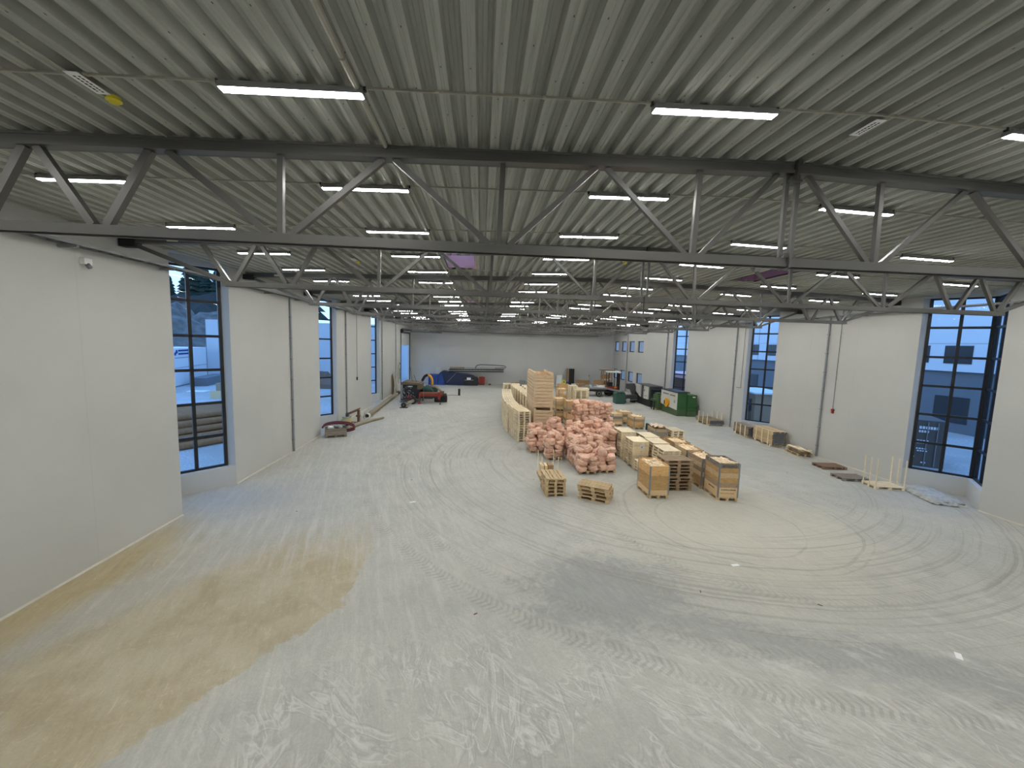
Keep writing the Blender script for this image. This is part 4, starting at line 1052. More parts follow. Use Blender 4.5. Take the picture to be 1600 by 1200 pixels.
MB().ringdisc((-.5, 13.2, 0), (-.55, 14.5, 0), .2, .14, 18).build('far_end_sleeve', 'black', r, True)
MB().box(-.2, 1.0, -.2, .2, 1.1, -.17).build('chock', 'brown_wood', r)
r = thing('floor_scrubber', 'rusty swing-arm machine with a yellow bristle head by the left wall', 'machine', (-8.9, 28.2, 0))
MB().cyl((-.15, -.6, .34), (-.15, -.6, .58), .42, .22, 18).build('bristle_head', 'straw', r); MB().cyl((-.15, -.6, .58), (-.15, -.6, .66), .3, .3, 18).build('head_plate', 'cream', r)
mb = MB(); mb.cyl((-.15, -.6, .0), (-.15, -.6, .34), .05); mb.box(-.3, -.8, 0, .05, -.4, .04); mb.build('head_stem', 'black', r)
mb = MB(); mb.box(-.18, -.74, .66, -.02, -.46, .86); mb.cyl((-.1, -.6, .86), (-.1, -.6, .92), .09); mb.build('motor', 'darkgrey', r)
mb = MB(); mb.beam((-.1, -.5, .82), (.36, .35, 1.0), .10, .13); mb.beam((.05, -.4, .90), (.45, .4, 1.08), .07, .05); mb.build('arm', 'rust', r)
mb = MB(); mb.box(.3, .2, .05, .44, .42, .98); mb.box(.24, .12, .5, .5, .3, .62); mb.build('mast', 'rust', r)
mb = MB(); mb.box(-.25, -.45, .0, .6, -.38, .05); mb.box(-.25, .6, 0, .6, .67, .05); mb.box(.3, -.45, 0, .38, .65, .06); mb.box(.1, .1, 0, .6, .5, .06); mb.build('base_frame', 'rust', r)
r = thing('leaning_boards', 'pale board leaning in front of a dark one at the left wall, before the doorway', 'boards', (-9.35, 44.6, 0))
mb = MB(); mb.beam((.0, 0, .02), (-.27, .05, 2.3), 1.1, .05, up=(0, 1, 0)) if False else mb.add([(.28, -.45, 0), (.33, -.45, 0), (-.20, -.45, 2.25), (-.25, -.45, 2.25), (.28, .55, 0), (.33, .55, 0), (-.20, .55, 2.25), (-.25, .55, 2.25)], [(0, 1, 2, 3), (4, 7, 6, 5), (0, 4, 5, 1), (3, 2, 6, 7), (1, 5, 6, 2), (0, 3, 7, 4)])
mb.build('front_board', 'cream', r); MB().box(-.28, -.5, 0, -.22, .3, 2.1).build('rear_board', 'brown_wood', r)
r = thing('door_switch_column', 'pale control column with a dark grip beside the roller doorway', 'control', (-9.55, 47.6, 0))
MB().box(-.06, -.12, .9, .06, .12, 3.1).build('panel', 'offwhite', r); MB().box(.06, -.03, 1.4, .10, .03, 2.7).build('lever', 'bottle', r); MB().cyl((.04, 0, 3.25), (.12, 0, 3.25), .13, n=14).build('lamp', 'greypaint', r)

# ------------------------------------------------------------------ drilling trailer group (left middle)
r = thing('diesel_power_unit', 'dark open diesel power unit with grey posts and brown top, left centre', 'machine', (-6.6, 39.8, 0))
MB().box(-.9, -1.1, .36, .75, 1.1, 1.72).build('engine_block', 'black', r)
mb = MB(); mb.box(-1.0, -1.2, .22, .8, 1.2, .36); mb.build('chassis', 'darkgrey', r)
mb = MB(); mb.box(-1.02, -1.2, .3, -.82, -1.02, 1.72); mb.build('post', 'greypaint', r); MB().box(-.98, 1.02, .3, -.82, 1.2, 1.72).build('post', 'greypaint', r)
mb = MB(); mb.prism([(-1.0, 1.72), (-.95, 1.95), (-.7, 2.02), (.1, 1.9), (.75, 1.9), (.78, 1.72)], -1.2, 1.2, 'y'); mb.build('hood', 'hoodbrown', r)
MB().box(.55, -1.18, 1.3, .95, .4, 1.82).build('side_tank', 'hoodbrown', r)
mb = MB(); random.seed(9)
for _ in range(26): x, y, z = random.uniform(-.8, .5), -1.1, random.uniform(.5, 1.6); mb.cyl((x, y, z), (x + jit(.22), y - .1, z + jit(.15)), .03, n=6)
mb.build('engine_fittings', 'galv', r)
MB().box(-.45, -1.18, .45, .0, -1.1, .66).build('red_cover', 'red', r)
for x, z1 in ((-.25, 3.6), (.15, 2.6)): MB().cyl((x + .15, 0, 1.9), (x - .1, 0, z1), .02, n=6).build('antenna_rod', 'black', r)
MB().box(-.3, -1.14, 1.5, .1, -1.11, 1.62).build('cable_loom', 'offwhite', r)
mb = MB(); pts = [(-.15 + .48 * math.cos(PI - q * PI * 1.05 / 12), 0, 1.75 + .7 * math.sin(PI - q * PI * 1.05 / 12)) for q in range(13)]
r = thing('yellow_hose_pump', 'yellow curved suction elbow with black intake behind the power unit', 'pump', (-5.3, 41.6, 0))
MB().tube(pts[5:] + [(.3, 0, 1.4)], .13, 10).build('elbow', 'orange', r, True); MB().tube([(-.75, 0, 1.75)] + pts[2:7], .14, 10).build('intake', 'black', r, True)
MB().box(-.45, -.35, .0, .45, .35, .62).build('stand', 'darkgrey', r); MB().cyl((-.35, 0, .95), (.4, 0, .95), .34, n=16).build('pump_body', 'orange', r, True); MB().box(-.3, -.4, 1.25, .35, .3, 1.4).build('shelf', 'darkgrey', r)
r = thing('green_tank', 'dark green cylindrical tank on legs behind the red drill frame', 'tank', (-5.0, 40.2, 0))
MB().cyl((-.95, 0, 1.1), (.75, 0, 1.1), .36, n=18).build('vessel', 'bottle', r, True)
for x in (-.7, .5): MB().box(x - .05, -.25, 0, x + .05, .25, .8).build('leg', 'darkgrey', r)
MB().tube([(.2, -.4, 1.5), (.7, -.5, 1.45), (1.1, -.6, 1.1), (1.35, -.7, .8)], .13, 8).build('canvas_hose', 'khaki', r, True)
r = thing('drill_trailer', 'red drill frame trailer with a spare wheel, standing in front of the power unit', 'trailer', (-4.7, 38.3, 0))
MB().box(-1.05, -.25, .72, 1.1, .25, 1.08).build('frame', 'red', r)
MB().beam((-.9, -.27, .98), (.9, -.27, 1.04), .04, .12).build('rail', 'rust', r); MB().box(-.9, -.3, .55, .9, .3, .7).build('underbody', 'black', r)
MB().box(.72, -.42, .45, .92, -.3, 1.12).build('hydraulic_ram', 'red', r); MB().box(.9, -.3, .95, 1.25, .3, 1.2).build('drill_head', 'rust', r)
for x, y in ((-1.0, -.35),): mb = MB(); mb.box(x - .07, y - .07, .05, x + .07, y + .07, .9); mb.box(x - .16, y - .14, 0, x + .16, y + .14, .05); mb.build('support_leg', 'red', r)
mb = MB(); mb.cyl((.95, -.55, .02), (.95, -.5, .5), .03, n=8); mb.cyl((.95, -.55, 0), (.95, -.55, .04), .09); mb.build('support_leg', 'black', r)
MB().cyl((-1.6, -.7, .31), (-1.6, -.5, .31), .31, n=22).build('wheel', 'rubber', r, True); MB().cyl((-1.6, -.71, .31), (-1.6, -.69, .31), .17, n=16).build('rim', 'khaki', r)
MB().box(-1.7, -.5, .28, -.9, -.42, .5).build('axle_arm', 'darkgrey', r)
MB().cyl((-.62, -.45, .3), (-.62, -.45, 1.62), .015, n=6).build('rod', 'galv', r); MB().cyl((.25, .1, 1.1), (-.15, .1, 1.75), .012, n=6).build('rod', 'galv', r)
r = thing('tracked_roller', 'dark ribbed roller at the right end of the red drill frame', 'roller', (-3.85, 39.3, 0))
MB().cyl((-.6, 0, .36), (.6, 0, .36), .36, n=24).build('drum', 'rubber', r)
mb = MB()
for k in range(22):
    a = k * 2 * PI / 22; mb.box(-.6, -.03, -.01, .6, .03, .03) if False else mb.beam((-.6, .37 * math.cos(a), .36 + .345 * math.sin(a)), (.6, .37 * math.cos(a), .36 + .345 * math.sin(a)), .03, .02)
mb.build('ribs', 'darkgrey', r); MB().box(-.45, -.3, .66, .55, .3, .86).build('hood', 'darkgrey', r)
r = thing('jack_stand', 'small black upright post with a long foot on the floor beyond the drill frame', 'stand', (-3.0, 44.5, 0), 0)
MB().box(.55, -.08, 0, .8, .08, .75).build('post', 'black', r); MB().box(-.6, -.06, 0, .7, .06, .05).build('foot', 'brown_wood', r)
r = thing('hydraulic_cylinder', 'stubby grey cylinder with black flange lying on a plate, front of the drill trailer', 'cylinder', (-6.72, 35.5, 0))
MB().cyl((0, 0, .26), (.35, 1.6, .32), .16, n=18).build('barrel', 'khaki', r, True); MB().ringdisc((-.02, -.08, .25), (0, .05, .25), .22, .1, 18).build('flange', 'black', r); MB().box(-.32, -.12, 0, .34, .2, .05).build('plate', 'black', r)
MB().cyl((-.38, .3, .45), (.3, .3, .45), .03, n=8).build('handle', 'darkgrey', r)

# ------------------------------------------------------------------ blue mobile drilling machine against the far wall
r = thing('blue_conveyor_machine', 'large navy blue conveyor machine with a long lattice boom, at the far wall', 'machine', (-3.6, 55.9, 0))
MB().box(-3.5, -.9, .0, -1.9, .9, 1.38).build('side_box', 'blue', r); MB().prism([(-1.9, 0), (-1.25, 0), (-1.65, 1.55), (-1.95, 1.55)], -.92, .9, 'y').build('brace_plate', 'blue', r)
MB().prism([(-2.2, 1.4), (-1.9, 1.75), (-1.5, 1.95), (-.5, 1.75), (.9, 1.55), (1.9, 1.5), (2.6, 1.35), (3.25, .95), (3.25, .02), (-1.3, .02)], -.85, .9, 'y').build('hull', 'navy', r)
mb = MB()
for i in range(4): mb.box(-3.4 + i * .38, -.93, .15, -3.3 + i * .38, -.9, 1.25)
mb.build('ribs', 'navy', r)
mb = MB(); mb.beam((-.8, -.3, 2.12), (6.9, -.3, 2.28), .12, .09); mb.beam((-.8, -.3, 1.84), (6.85, -.3, 1.96), .12, .08); mb.beam((-.8, .3, 2.12), (6.9, .3, 2.28), .12, .09); mb.beam((-.8, .3, 1.84), (6.85, .3, 1.96), .12, .08)
for i in range(18):
    x = -.7 + i * .42; mb.beam((x, -.3, 1.86 + i * .006), (x + .21, -.3, 2.12 + i * .007), .04, .04); mb.beam((x + .21, -.3, 2.12 + i * .007), (x + .42, -.3, 1.87 + i * .006), .04, .04)
mb.build('lattice_boom', 'black', r)
MB().box(-.7, -.25, 2.16, 6.8, .25, 2.2).build('belt', 'black', r)
MB().cyl((-.65, -.3, 2.36), (1.35, -.3, 2.40), .13, n=14).build('brown_roll', 'brown_wood', r, True); MB().cyl((1.35, -.3, 2.40), (5.8, -.3, 2.46), .025, n=6).build('rod', 'darkgrey', r)
MB().tube([(2.9, -.3, 2.35), (2.95, -.3, 2.6), (3.15, -.3, 2.82), (3.6, -.3, 2.9), (5.0, -.3, 2.9), (6.0, -.3, 2.86), (6.8, -.3, 2.82), (7.2, -.3, 2.66), (7.0, -.3, 2.5), (6.5, -.3, 2.52)], .05, 8).build('hose', 'black', r, True)
MB().box(5.6, -.4, 2.32, 6.5, .1, 2.55).build('head_unit', 'greypaint', r)
MB().box(1.35, -1.05, .05, 3.2, -.86, 1.25).build('engine_panel', 'black', r); MB().box(1.75, -1.07, .78, 2.3, -1.05, 1.12).build('sticker', 'label', r)
MB().box(1.45, -1.08, .72, 1.75, -1.05, .80).build('handle', 'galv', r); MB().box(2.35, -1.08, .74, 2.65, -1.05, .82).build('handle', 'galv', r)
MB().beam((-1.0, -.9, .35), (.3, -.9, 1.75), .04, .05).build('strut', 'greypaint', r)
mb = MB(); mb.box(-2.9, .9, 0, -2.2, 1.1, 2.35); o = mb.build('standing_panel', 'offwhite', None, loc=(-3.4, 55.95, 0)); tag(o, 'pale panel standing behind the blue machine at the far wall', 'panel')
r = thing('red_cabinet', 'small red cabinet standing at the far wall right of the blue machine', 'cabinet', (.25, 56.5, 0))
MB().box(-.42, -.35, .12, .38, .35, 1.15).build('body', 'red', r); MB().box(-.4, -.3, .0, .36, .3, .12).build('plinth', 'black', r); MB().box(-.05, -.06, 1.15, .05, .06, 1.24).build('knob', 'black', r); MB().box(-.34, -.37, .3, .30, -.35, 1.05).build('door', 'red', r)
for x, w, h, mt_, lab in ((.95, .12, .78, 'brown_wood', 'short brown board leaning beside the red cabinet'), (1.35, .5, .18, 'darkgrey', 'low dark lump on the floor beside the red cabinet')):
    o = MB().prism([(-w / 2, 0), (w / 2, 0), (w * .35, h), (-w * .35, h)], -.15, .15, 'y').build('scrap_piece', mt_, None, loc=(x, 56.4, 0)); tag(o, lab, 'scrap')
for x, w, h, mt_, lab in ((4.9, 1.2, .5, 'brown_wood', 'dark brown low crate at the far wall behind the pallet row'), (6.0, .9, .72, 'greypaint', 'grey round-topped tub at the far wall'), (7.2, 1.2, .62, 'rust', 'rust-brown low crate left of the tray tower at the far wall')):
    r = thing('storage_box', lab, 'box', (x, 55.8, 0)); MB().prism([(-w / 2, .08), (w / 2, .08), (w * .5, h), (w * .3, h + .06), (-w * .3, h + .06), (-w * .5, h)], -.4, .4, 'y').build('body', mt_, r); MB().box(-w / 2, -.35, 0, w / 2, .35, .08).build('skid', 'black', r)

# ------------------------------------------------------------------ clutter towards the far right corner
o = MB().box(-.42, -.04, .3, .42, .04, 1.9).build('white_board', 'white', None, loc=(11.4, 56.7, 0)); o.location.z = -.3; tag(o, 'pale blank board leaning at the far wall behind the crates', 'board')
r = thing('speaker_cabinet', 'tall cabinet with a black front and wooden side at the far wall', 'cabinet', (12.95, 56.4, 0)); MB().box(-.28, -.3, 0, .5, .3, 2.6).build('front', 'black', r); MB().box(-.5, -.3, 0, -.28, .3, 2.6).build('side', 'brown_wood', r)
for x, y, w, d, h, mt_, lab in ((10.6, 50, 1.4, 1.0, 1.0, 'amber_wood', 'amber wooden box behind the crate towers'), (11.6, 53.5, .8, .6, 1.0, 'blue', 'small blue box near the far wall'), (14.3, 54.5, 1.8, .8, 1.15, 'cardboard', 'long brown carton near the far wall'), (13.3, 52, 1.2, 1.0, .9, 'brown_wood', 'brown box behind the flatbed load'),
                               (16.2, 52.2, 1.6, 1.2, 1.1, 'brown_wood', 'dark brown carton stack base in the far right corner'), (15.3, 50.6, 1.0, .9, 1.5, 'cardboard', 'brown carton left of the tall shelf')):
    r = thing('stored_box', lab, 'box', (x, y, 0)); MB().box(-w / 2, -d / 2, .0, w / 2, d / 2, h).build('body', mt_, r); MB().box(-w / 2 + .03, -d / 2 + .03, h, w / 2 - .03, d / 2 - .03, h + .02).build('lid', mt_, r)
r = thing('tall_rack', 'tall brown wooden rack with a flat top in the far right corner', 'rack', (16.35, 50.4, 0))
for sx in (-.55, .55):
    for sy in (-.4, .4): MB().box(sx - .06, sy - .06, 0, sx + .06, sy + .06, 2.85).build('post', 'brown_wood', r)
for z in (.9, 1.7): MB().box(-.6, -.45, z, .6, .45, z + .06).build('shelf', 'used_wood', r)
MB().box(-.9, -.6, 2.85, .9, .6, 2.98).build('top', 'brown_wood', r)
for q in range(3): o = MB().box(-.25, -.3, 0, .25, .3, .55).build('carton', 'cardboard', None, loc=(15.9 + q * .0 + (.5 if q else 0), 50.4, [1.762, 1.762, .962][q])); tag(o, ['carton on the upper shelf of the tall rack, left', 'carton on the upper shelf of the tall rack, right', 'carton on the lower shelf of the tall rack'][q], 'carton')
r = thing('flatbed_trailer', 'dark flatbed trailer with a sloping tail loaded with scrap, right centre', 'trailer', (13.4, 46.2, 0))
MB().box(-2.6, -.55, .88, 1.6, 1.1, 1.05).build('bed', 'greypaint', r); MB().prism([(1.6, .88), (1.6, 1.05), (3.3, .72), (3.3, .52)], -.55, 1.1, 'y').build('ramp', 'greypaint', r)
MB().box(-2.5, -.45, .62, 1.5, 1.0, .88).build('chassis', 'black', r); MB().box(1.5, -.4, .5, 3.2, .95, .62).build('tow_frame', 'black', r)
for x in (-1.4, .6):
    MB().cyl((x, -.62, .36), (x, -.38, .36), .36, n=24).build('wheel', 'rubber', r, True); MB().ringdisc((x, -.64, .36), (x, -.6, .36), .21, .15, 18).build('rim', 'khaki', r)
random.seed(17)
for i in range(22):
    mt_ = random.choice(['offwhite', 'greypaint', 'white', 'cardboard', 'galv', 'foil', 'cream']); w, d, h = random.uniform(.2, .7), random.uniform(.15, .5), random.uniform(.05, .32)
    x, y = 13.4 + random.uniform(-2.3, 1.2), 46.45 + jit(.5)
    o = MB().prism([(-w / 2, 0), (w / 2, 0), (w * random.uniform(.2, .5), h), (-w * random.uniform(.2, .5), h)], -d / 2, d / 2, 'y').build('scrap_piece', mt_, None, loc=(x, y, 1.052), rz=jit(.6)); tag(o, 'odd %s piece of scrap on the flatbed trailer' % {'offwhite': 'off-white', 'greypaint': 'grey', 'white': 'white', 'cardboard': 'brown', 'galv': 'metal', 'foil': 'silver', 'cream': 'cream'}[mt_], 'scrap', 'scrap on the flatbed')
r = thing('steel_tripod', 'small metal tripod standing on the flatbed load', 'tripod', (13.0, 46.3, 1.052))
for a in (0, 2.1, 4.2): MB().cyl((.28 * math.cos(a), .28 * math.sin(a), 0), (0, 0, .75), .02, n=6).build('leg', 'galv', r)
MB().cyl((0, 0, .7), (-.1, 0, 1.35), .02, n=6).build('mast', 'galv', r); MB().box(-.16, -.04, 1.33, -.02, .04, 1.4).build('head', 'darkgrey', r)
r = thing('ride_on_forklift', 'red forklift with a white canopy roof and black mast, behind the trailer tail', 'forklift', (16.0, 46.9, 0))
MB().box(-.75, -.45, .35, .55, .55, 1.15).build('body', 'red', r); MB().box(-.7, -.5, 2.82, .85, .6, 2.95).build('canopy', 'white', r); MB().box(-.6, -.35, 1.15, -.1, .35, 1.65).build('seat', 'black', r)
for x in (-.62, .4):
    for y in (-.4, .5): MB().box(x - .03, y - .03, 1.1, x + .03, y + .03, 2.83).build('roof_post', 'black', r)
mb = MB()
for y in (-.3, .3): mb.box(.6, y - .06, .1, .78, y + .06, 2.75)
mb.box(.6, -.3, 1.4, .74, .3, 1.55); mb.box(.6, -.3, 2.5, .74, .3, 2.62); mb.build('mast', 'black', r)
for x in (-.5, .35):
    for y in (-.5, .58): MB().cyl((x, y - .08, .28), (x, y + .08, .28), .28, n=18).build('wheel', 'rubber', r, True)
MB().cyl((.1, -.5, 1.0), (.3, -.55, 1.15), .12, n=12).build('hose_reel', 'orange', r)
# chip conveyor and machine tools
r = thing('chip_conveyor', 'dark grey inclined chip conveyor standing left of the grey lathe', 'conveyor', (16.85, 42.3, 0))
MB().prism([(-.75, 1.95), (-.05, 2.0), (.75, .35), (.75, .1), (.25, .1), (-.35, 1.3), (-.75, 1.4)], -.35, .35, 'y').build('chute', 'darkgrey', r)
MB().box(.3, -.3, .0, .8, .3, .12).build('foot', 'black', r); MB().box(-.7, -.2, 1.35, -.55, .2, 1.6).build('drive', 'black', r)
for x in (-.2, .3): MB().box(x - .03, -.3, 0, x + .03, -.24, 1.1).build('leg', 'darkgrey', r)
r = thing('coolant_tank', 'dark green upright tank box standing alone in front of the conveyor', 'tank', (14.62, 40.5, 0))
MB().box(-.5, -.5, .06, .5, .55, 1.05).build('body', 'bottle', r); MB().prism([(-.5, 1.05), (.5, 1.05), (.42, 1.22), (-.38, 1.25)], -.45, .5, 'y').build('lid', 'bottle', r); MB().box(-.08, -.52, 1.08, .06, -.44, 1.2).build('latch', 'black', r); MB().box(-.45, -.45, 0, .45, .45, .06).build('skirt', 'black', r)
MB().box(-.52, -.51, .5, .52, -.5, .56).build('band', 'darkgrey', r)
r = thing('machine_bed', 'long low dark machine bed lying between the green tank and the conveyor', 'machine bed', (15.9, 41.2, 0), .25)
MB().box(-.8, -.25, .45, .9, .35, .85).build('bed', 'darkgrey', r); MB().box(-.7, -.2, .0, -.4, .3, .45).build('leg', 'black', r); MB().box(.4, -.2, 0, .8, .3, .45).build('leg', 'black', r); MB().box(-.9, -.3, .3, .9, -.24, .38).build('rail', 'greypaint', r)
r = thing('grey_lathe', 'black and pale grey enclosed lathe with two light doors, by the right wall', 'lathe', (17.5, 40.2, 0))
MB().box(-.5, -2.0, .0, .9, 1.9, .72).build('base', 'black', r); MB().box(-.45, -1.6, .72, .9, 1.9, 1.98).build('enclosure', 'darkgrey', r)
MB().box(-.55, .45, .75, -.45, 1.85, 2.02).build('door', 'offwhite', r); MB().box(-.55, -1.45, .7, -.45, -.35, 2.0).build('door', 'offwhite', r)
MB().prism([(1.9, .72), (.4, .72), (1.2, 1.0), (1.9, 1.3)], -.58, -.45, 'x').build('lower_guard', 'black', r)
for y in (-.9, 1.2): MB().box(-.56, y - .3, .98, -.548, y + .3, 1.03).build('red_stripe', 'red', r)
MB().box(-.57, -.62, 1.45, -.548, -.5, 1.62).build('handle', 'black', r); MB().box(-.3, -2.0, 1.1, .8, -1.6, 1.75).build('control_box', 'black', r); MB().box(-.5, -1.7, 2.0, .9, 1.9, 2.06).build('roof', 'darkgrey', r)
r = thing('green_cutter', 'olive green sloped-side machine on a pallet between the two lathes', 'machine', (17.35, 36.9, 0))
linkmesh('pallet_base', PM['used_wood'], r, (.1, 0, 0), (0, 0, PI / 2)); MB().prism([(-.45, .145), (.95, .145), (.95, .4), (.35, 1.42), (-.45, 1.45)], -.5, .5, 'y').build('body', 'olive', r)
MB().box(-.75, -.35, .85, -.45, .35, 1.05).build('table', 'olive', r); MB().box(-.7, -.3, 0, -.62, -.22, .85).build('leg', 'black', r); MB().box(-.7, .22, 0, -.62, .3, .85).build('leg', 'black', r); MB().box(-.15, -.512, 1.22, .1, -.5, 1.3).build('badge', 'label', r); MB().box(-.4, -.3, 1.45, .1, .3, 1.62).build('top_box', 'olive', r)
r = thing('green_lathe', 'green and off-white enclosed lathe with an orange dial, nearest on the right', 'lathe', (17.85, 34.2, 0))
MB().box(-.55, -.9, .0, .9, 2.0, .62).build('base', 'olive', r)
mb = MB(); mb.prism([(-.9, .55), (2.1, .75), (2.1, 2.12), (-.9, 2.06)], -.66, -.58, 'x'); mb.build('front_panel', 'offwhite', r)
MB().box(-.58, -.9, .60, .3, 2.1, 2.05).build('enclosure', 'green', r); MB().box(-.68, -.6, 1.72, -.655, .35, 1.79).build('grip', 'black', r); MB().box(-.68, .6, 1.74, -.655, 1.7, 1.81).build('grip', 'black', r)
MB().cyl((-.80, .75, .98), (-.62, .75, .98), .42, n=10).build('orange_dial', 'orange', r); MB().box(-.82, 1.0, .8, -.80, 1.15, 1.15).build('dial_slot', 'black', r)
MB().cyl((-.675, -.55, 1.25), (-.655, -.55, 1.25), .14, n=16).build('yellow_emblem', 'cream', r)
MB().box(-.7, -.95, 2.06, .5, 2.1, 2.14).build('roof', 'black', r)
MB().box(.32, -1.0, .75, 1.15, .3, 1.9).build('electric_cabinet', 'green', r); MB().box(.32, -1.05, .42, 1.15, .3, .72).build('cabinet_base', 'green', r); MB().box(.75, -1.012, 1.68, .98, -1.0, 1.76).build('badge', 'label', r)
MB().prism([(.3, .0), (1.0, .0), (1.1, .42), (.3, .42)], -1.1, .3, 'y').build('tray', 'olive', r); MB().box(1.15, -.8, .8, 1.5, .0, .95).build('side_shelf', 'olive', r)
MB().tube([(1.2, -.4, .85), (1.35, -.4, .6), (1.2, -.4, .35), (1.0, -.4, .25)], .05, 8).build('drain_pipe', 'olive', r, True)

for i, (x, y, a, lab) in enumerate(((7.15, 9.93, .1, 'small white paper scrap on the floor inside the tyre circles'), (-2.4, 14.4, .4, 'small white paper strip on the floor in the drive lane'), (9.6, 6.6, .8, 'tiny white paper scrap on the floor at the near right'))):
    o = MB().box(-.11, -.05, 0, .11, .05, .006).build('paper_scrap', 'white', None, loc=(x, y, .001), rz=a); tag(o, lab, 'paper scrap')
for x, y, a, lab in ((.0, 8.2, .5, 'small dark wood chip on the floor left of the dark patch'), (8.1, 8.2, 2.3, 'small dark splinter on the floor beside the dark streak'), (5.5, 8.8, 1.2, 'tiny dark clod on the floor in the dark patch')):
    o = MB().prism([(-.05, -.01), (.04, -.015), (.05, .01), (-.03, .012)], 0, .012).build('wood_chip', 'rust', None, loc=(x, y, 0.0), rz=a); tag(o, lab, 'wood chip')
o = MB().ringdisc((0, -.06, 0), (0, .06, 0), .27, .10, 20).build('yellow_reel', 'yellow', None, loc=(10.62, 49.7, 1.29)); tag(o, 'yellow ring reel standing on the amber box behind the crate towers', 'reel')

# ------------------------------------------------------------------ outside, seen through the bays
def cont(x, y, z, rz, L, W_, H, mat, name, label):
    r = thing(name, label, 'container', (x, y, z), rz)
    mb = MB(); mb.box(-W_ / 2, -L / 2, 0, W_ / 2, L / 2, H); mb.build('shell', mat, r)
    mb = MB(); k = 0; q = -L / 2 + .15
    while q < L / 2 - .2: mb.box(-W_ / 2 - .03, q, .15, W_ / 2 + .03, q + .14, H - .15); q += .28
    mb.build('corrugation', mat, r)
    return r
# dark container by the near right bay: its door end faces the hall
r = thing('shipping_container', 'dark brown shipping container with white door markings outside the near right bay', 'container', (24.3, 19.95, -.22), -.62)
MB().box(-1.22, 0, 0, 1.22, 6.05, 2.6).build('shell', 'container', r)
mb = MB()
for x in (-.82, -.42, .42, .82): mb.cyl((x, -.05, .08), (x, -.05, 2.52), .022, n=8)
mb.build('lock_rod', 'greypaint', r)
mb = MB()
for z in (.6, 1.25, 1.9): mb.box(-1.18, -.02, z, -.02, 0, z + .03); mb.box(.02, -.02, z, 1.18, 0, z + .03)
mb.build('door_rib', 'container', r)
def dashes(r, x0, x1, z, h, seed):
    random.seed(seed); mb = MB(); x = x0
    while x < x1 - .05:
        w = random.uniform(.06, .10); mb.box(x, -.035, z, x + w, -.025, z + h); x += w + .03
    mb.build('white_marking', 'ext_mark', r)
dashes(r, -.72, -.15, 2.12, .15, 1); dashes(r, .08, .85, 2.12, .15, 2); dashes(r, .08, .45, 1.92, .12, 3); dashes(r, -.85, -.35, 1.42, .07, 4); dashes(r, .05, .5, 1.42, .08, 5); dashes(r, .05, .5, 1.30, .06, 6); dashes(r, -.9, -.6, .98, .06, 7); dashes(r, .05, .5, .98, .07, 8); dashes(r, .1, .55, .85, .07, 9); dashes(r, -.95, .1, .52, .03, 10); dashes(r, .3, .5, .2, .08, 11)
# neighbouring hall opposite the right wall: bright upper storey, dark plinth storey
r = thing('neighbour_building', 'white upper and dark grey lower neighbouring building outside the right wall', 'building', (38, 40, -.22))
MB().box(0, -60, 4.95, 14, 70, 15.5).build('upper_storey', 'ext_white', r); MB().box(.3, -60, 0, 14, 70, 4.95).build('lower_storey', 'ext_grey', r)
mb = MB()
for k in range(26): y = -58 + k * 5.0; mb.box(-.02, y, 4.95, 0, y + .04, 15.5)
for z in (6.0, 7.2): mb.box(-.02, -60, z - .02, 0, 70, z)
mb.build('panel_joints', 'greypaint', r)
for y in (12.5, 16.4, 20.3, 24.1, 28.0, 31.0, 34.9, 38.8, 42.7, 46.0, 48.7, 51.9, 55.8, 59.7):
    y -= 40; w = 1.9 if y + 40 < 48 else 1.75
    MB().box(-.04, y, 5.58, .05, y + w, 7.02).build('window', 'ext_dark', r); MB().box(-.06, y + w * .5, 5.58, -.04, y + w * .5 + .05, 7.02).build('mullion', 'darkgrey', r)
for k in range(10): MB().box(.26, -30 + k * 6, .8, .32, -27.6 + k * 6, 2.9).build('ground_window', 'ext_dark', r)
for k in range(6): MB().box(.22, -28 + k * 11, .0, .3, -26.5 + k * 11, 4.9).build('pale_strip', 'ext_white', r)
# goods outside the second and third right bays
r = thing('outdoor_rack', 'brown stacked goods under a pale sheet outside the second right bay', 'goods', (24.8, 34.0, -.22), -.2)
MB().box(-1.0, -2.5, 0, 1.6, 2.5, 2.5).build('stack', 'brown_wood', r); MB().box(-1.2, -2.7, 2.5, 1.8, 2.7, 2.62).build('sheet', 'white', r); MB().box(-1.35, -2.0, 0, -1.3, -1.2, 1.9).build('pale_panel', 'ext_white', r)
for k in range(3): MB().box(-1.03, -1.9 + k * 1.5, .9, -1.0, -.8 + k * 1.5, 2.0).build('dark_opening', 'darkgrey', r)
r = thing('brick_pile', 'reddish brown stacked goods with a pinkish cover outside the third right bay', 'goods', (24.5, 44.5, -.22))
MB().box(-1.5, -3, 0, 2.5, 4, 2.8).build('stack', 'rust', r); MB().box(-1.6, -3.1, 2.8, 2.6, 4.1, 3.3).build('cover', 'pinkfoam', r); MB().box(-1.53, -3.05, 0, -1.4, -1.4, 1.9).build('dark_opening', 'black', r)
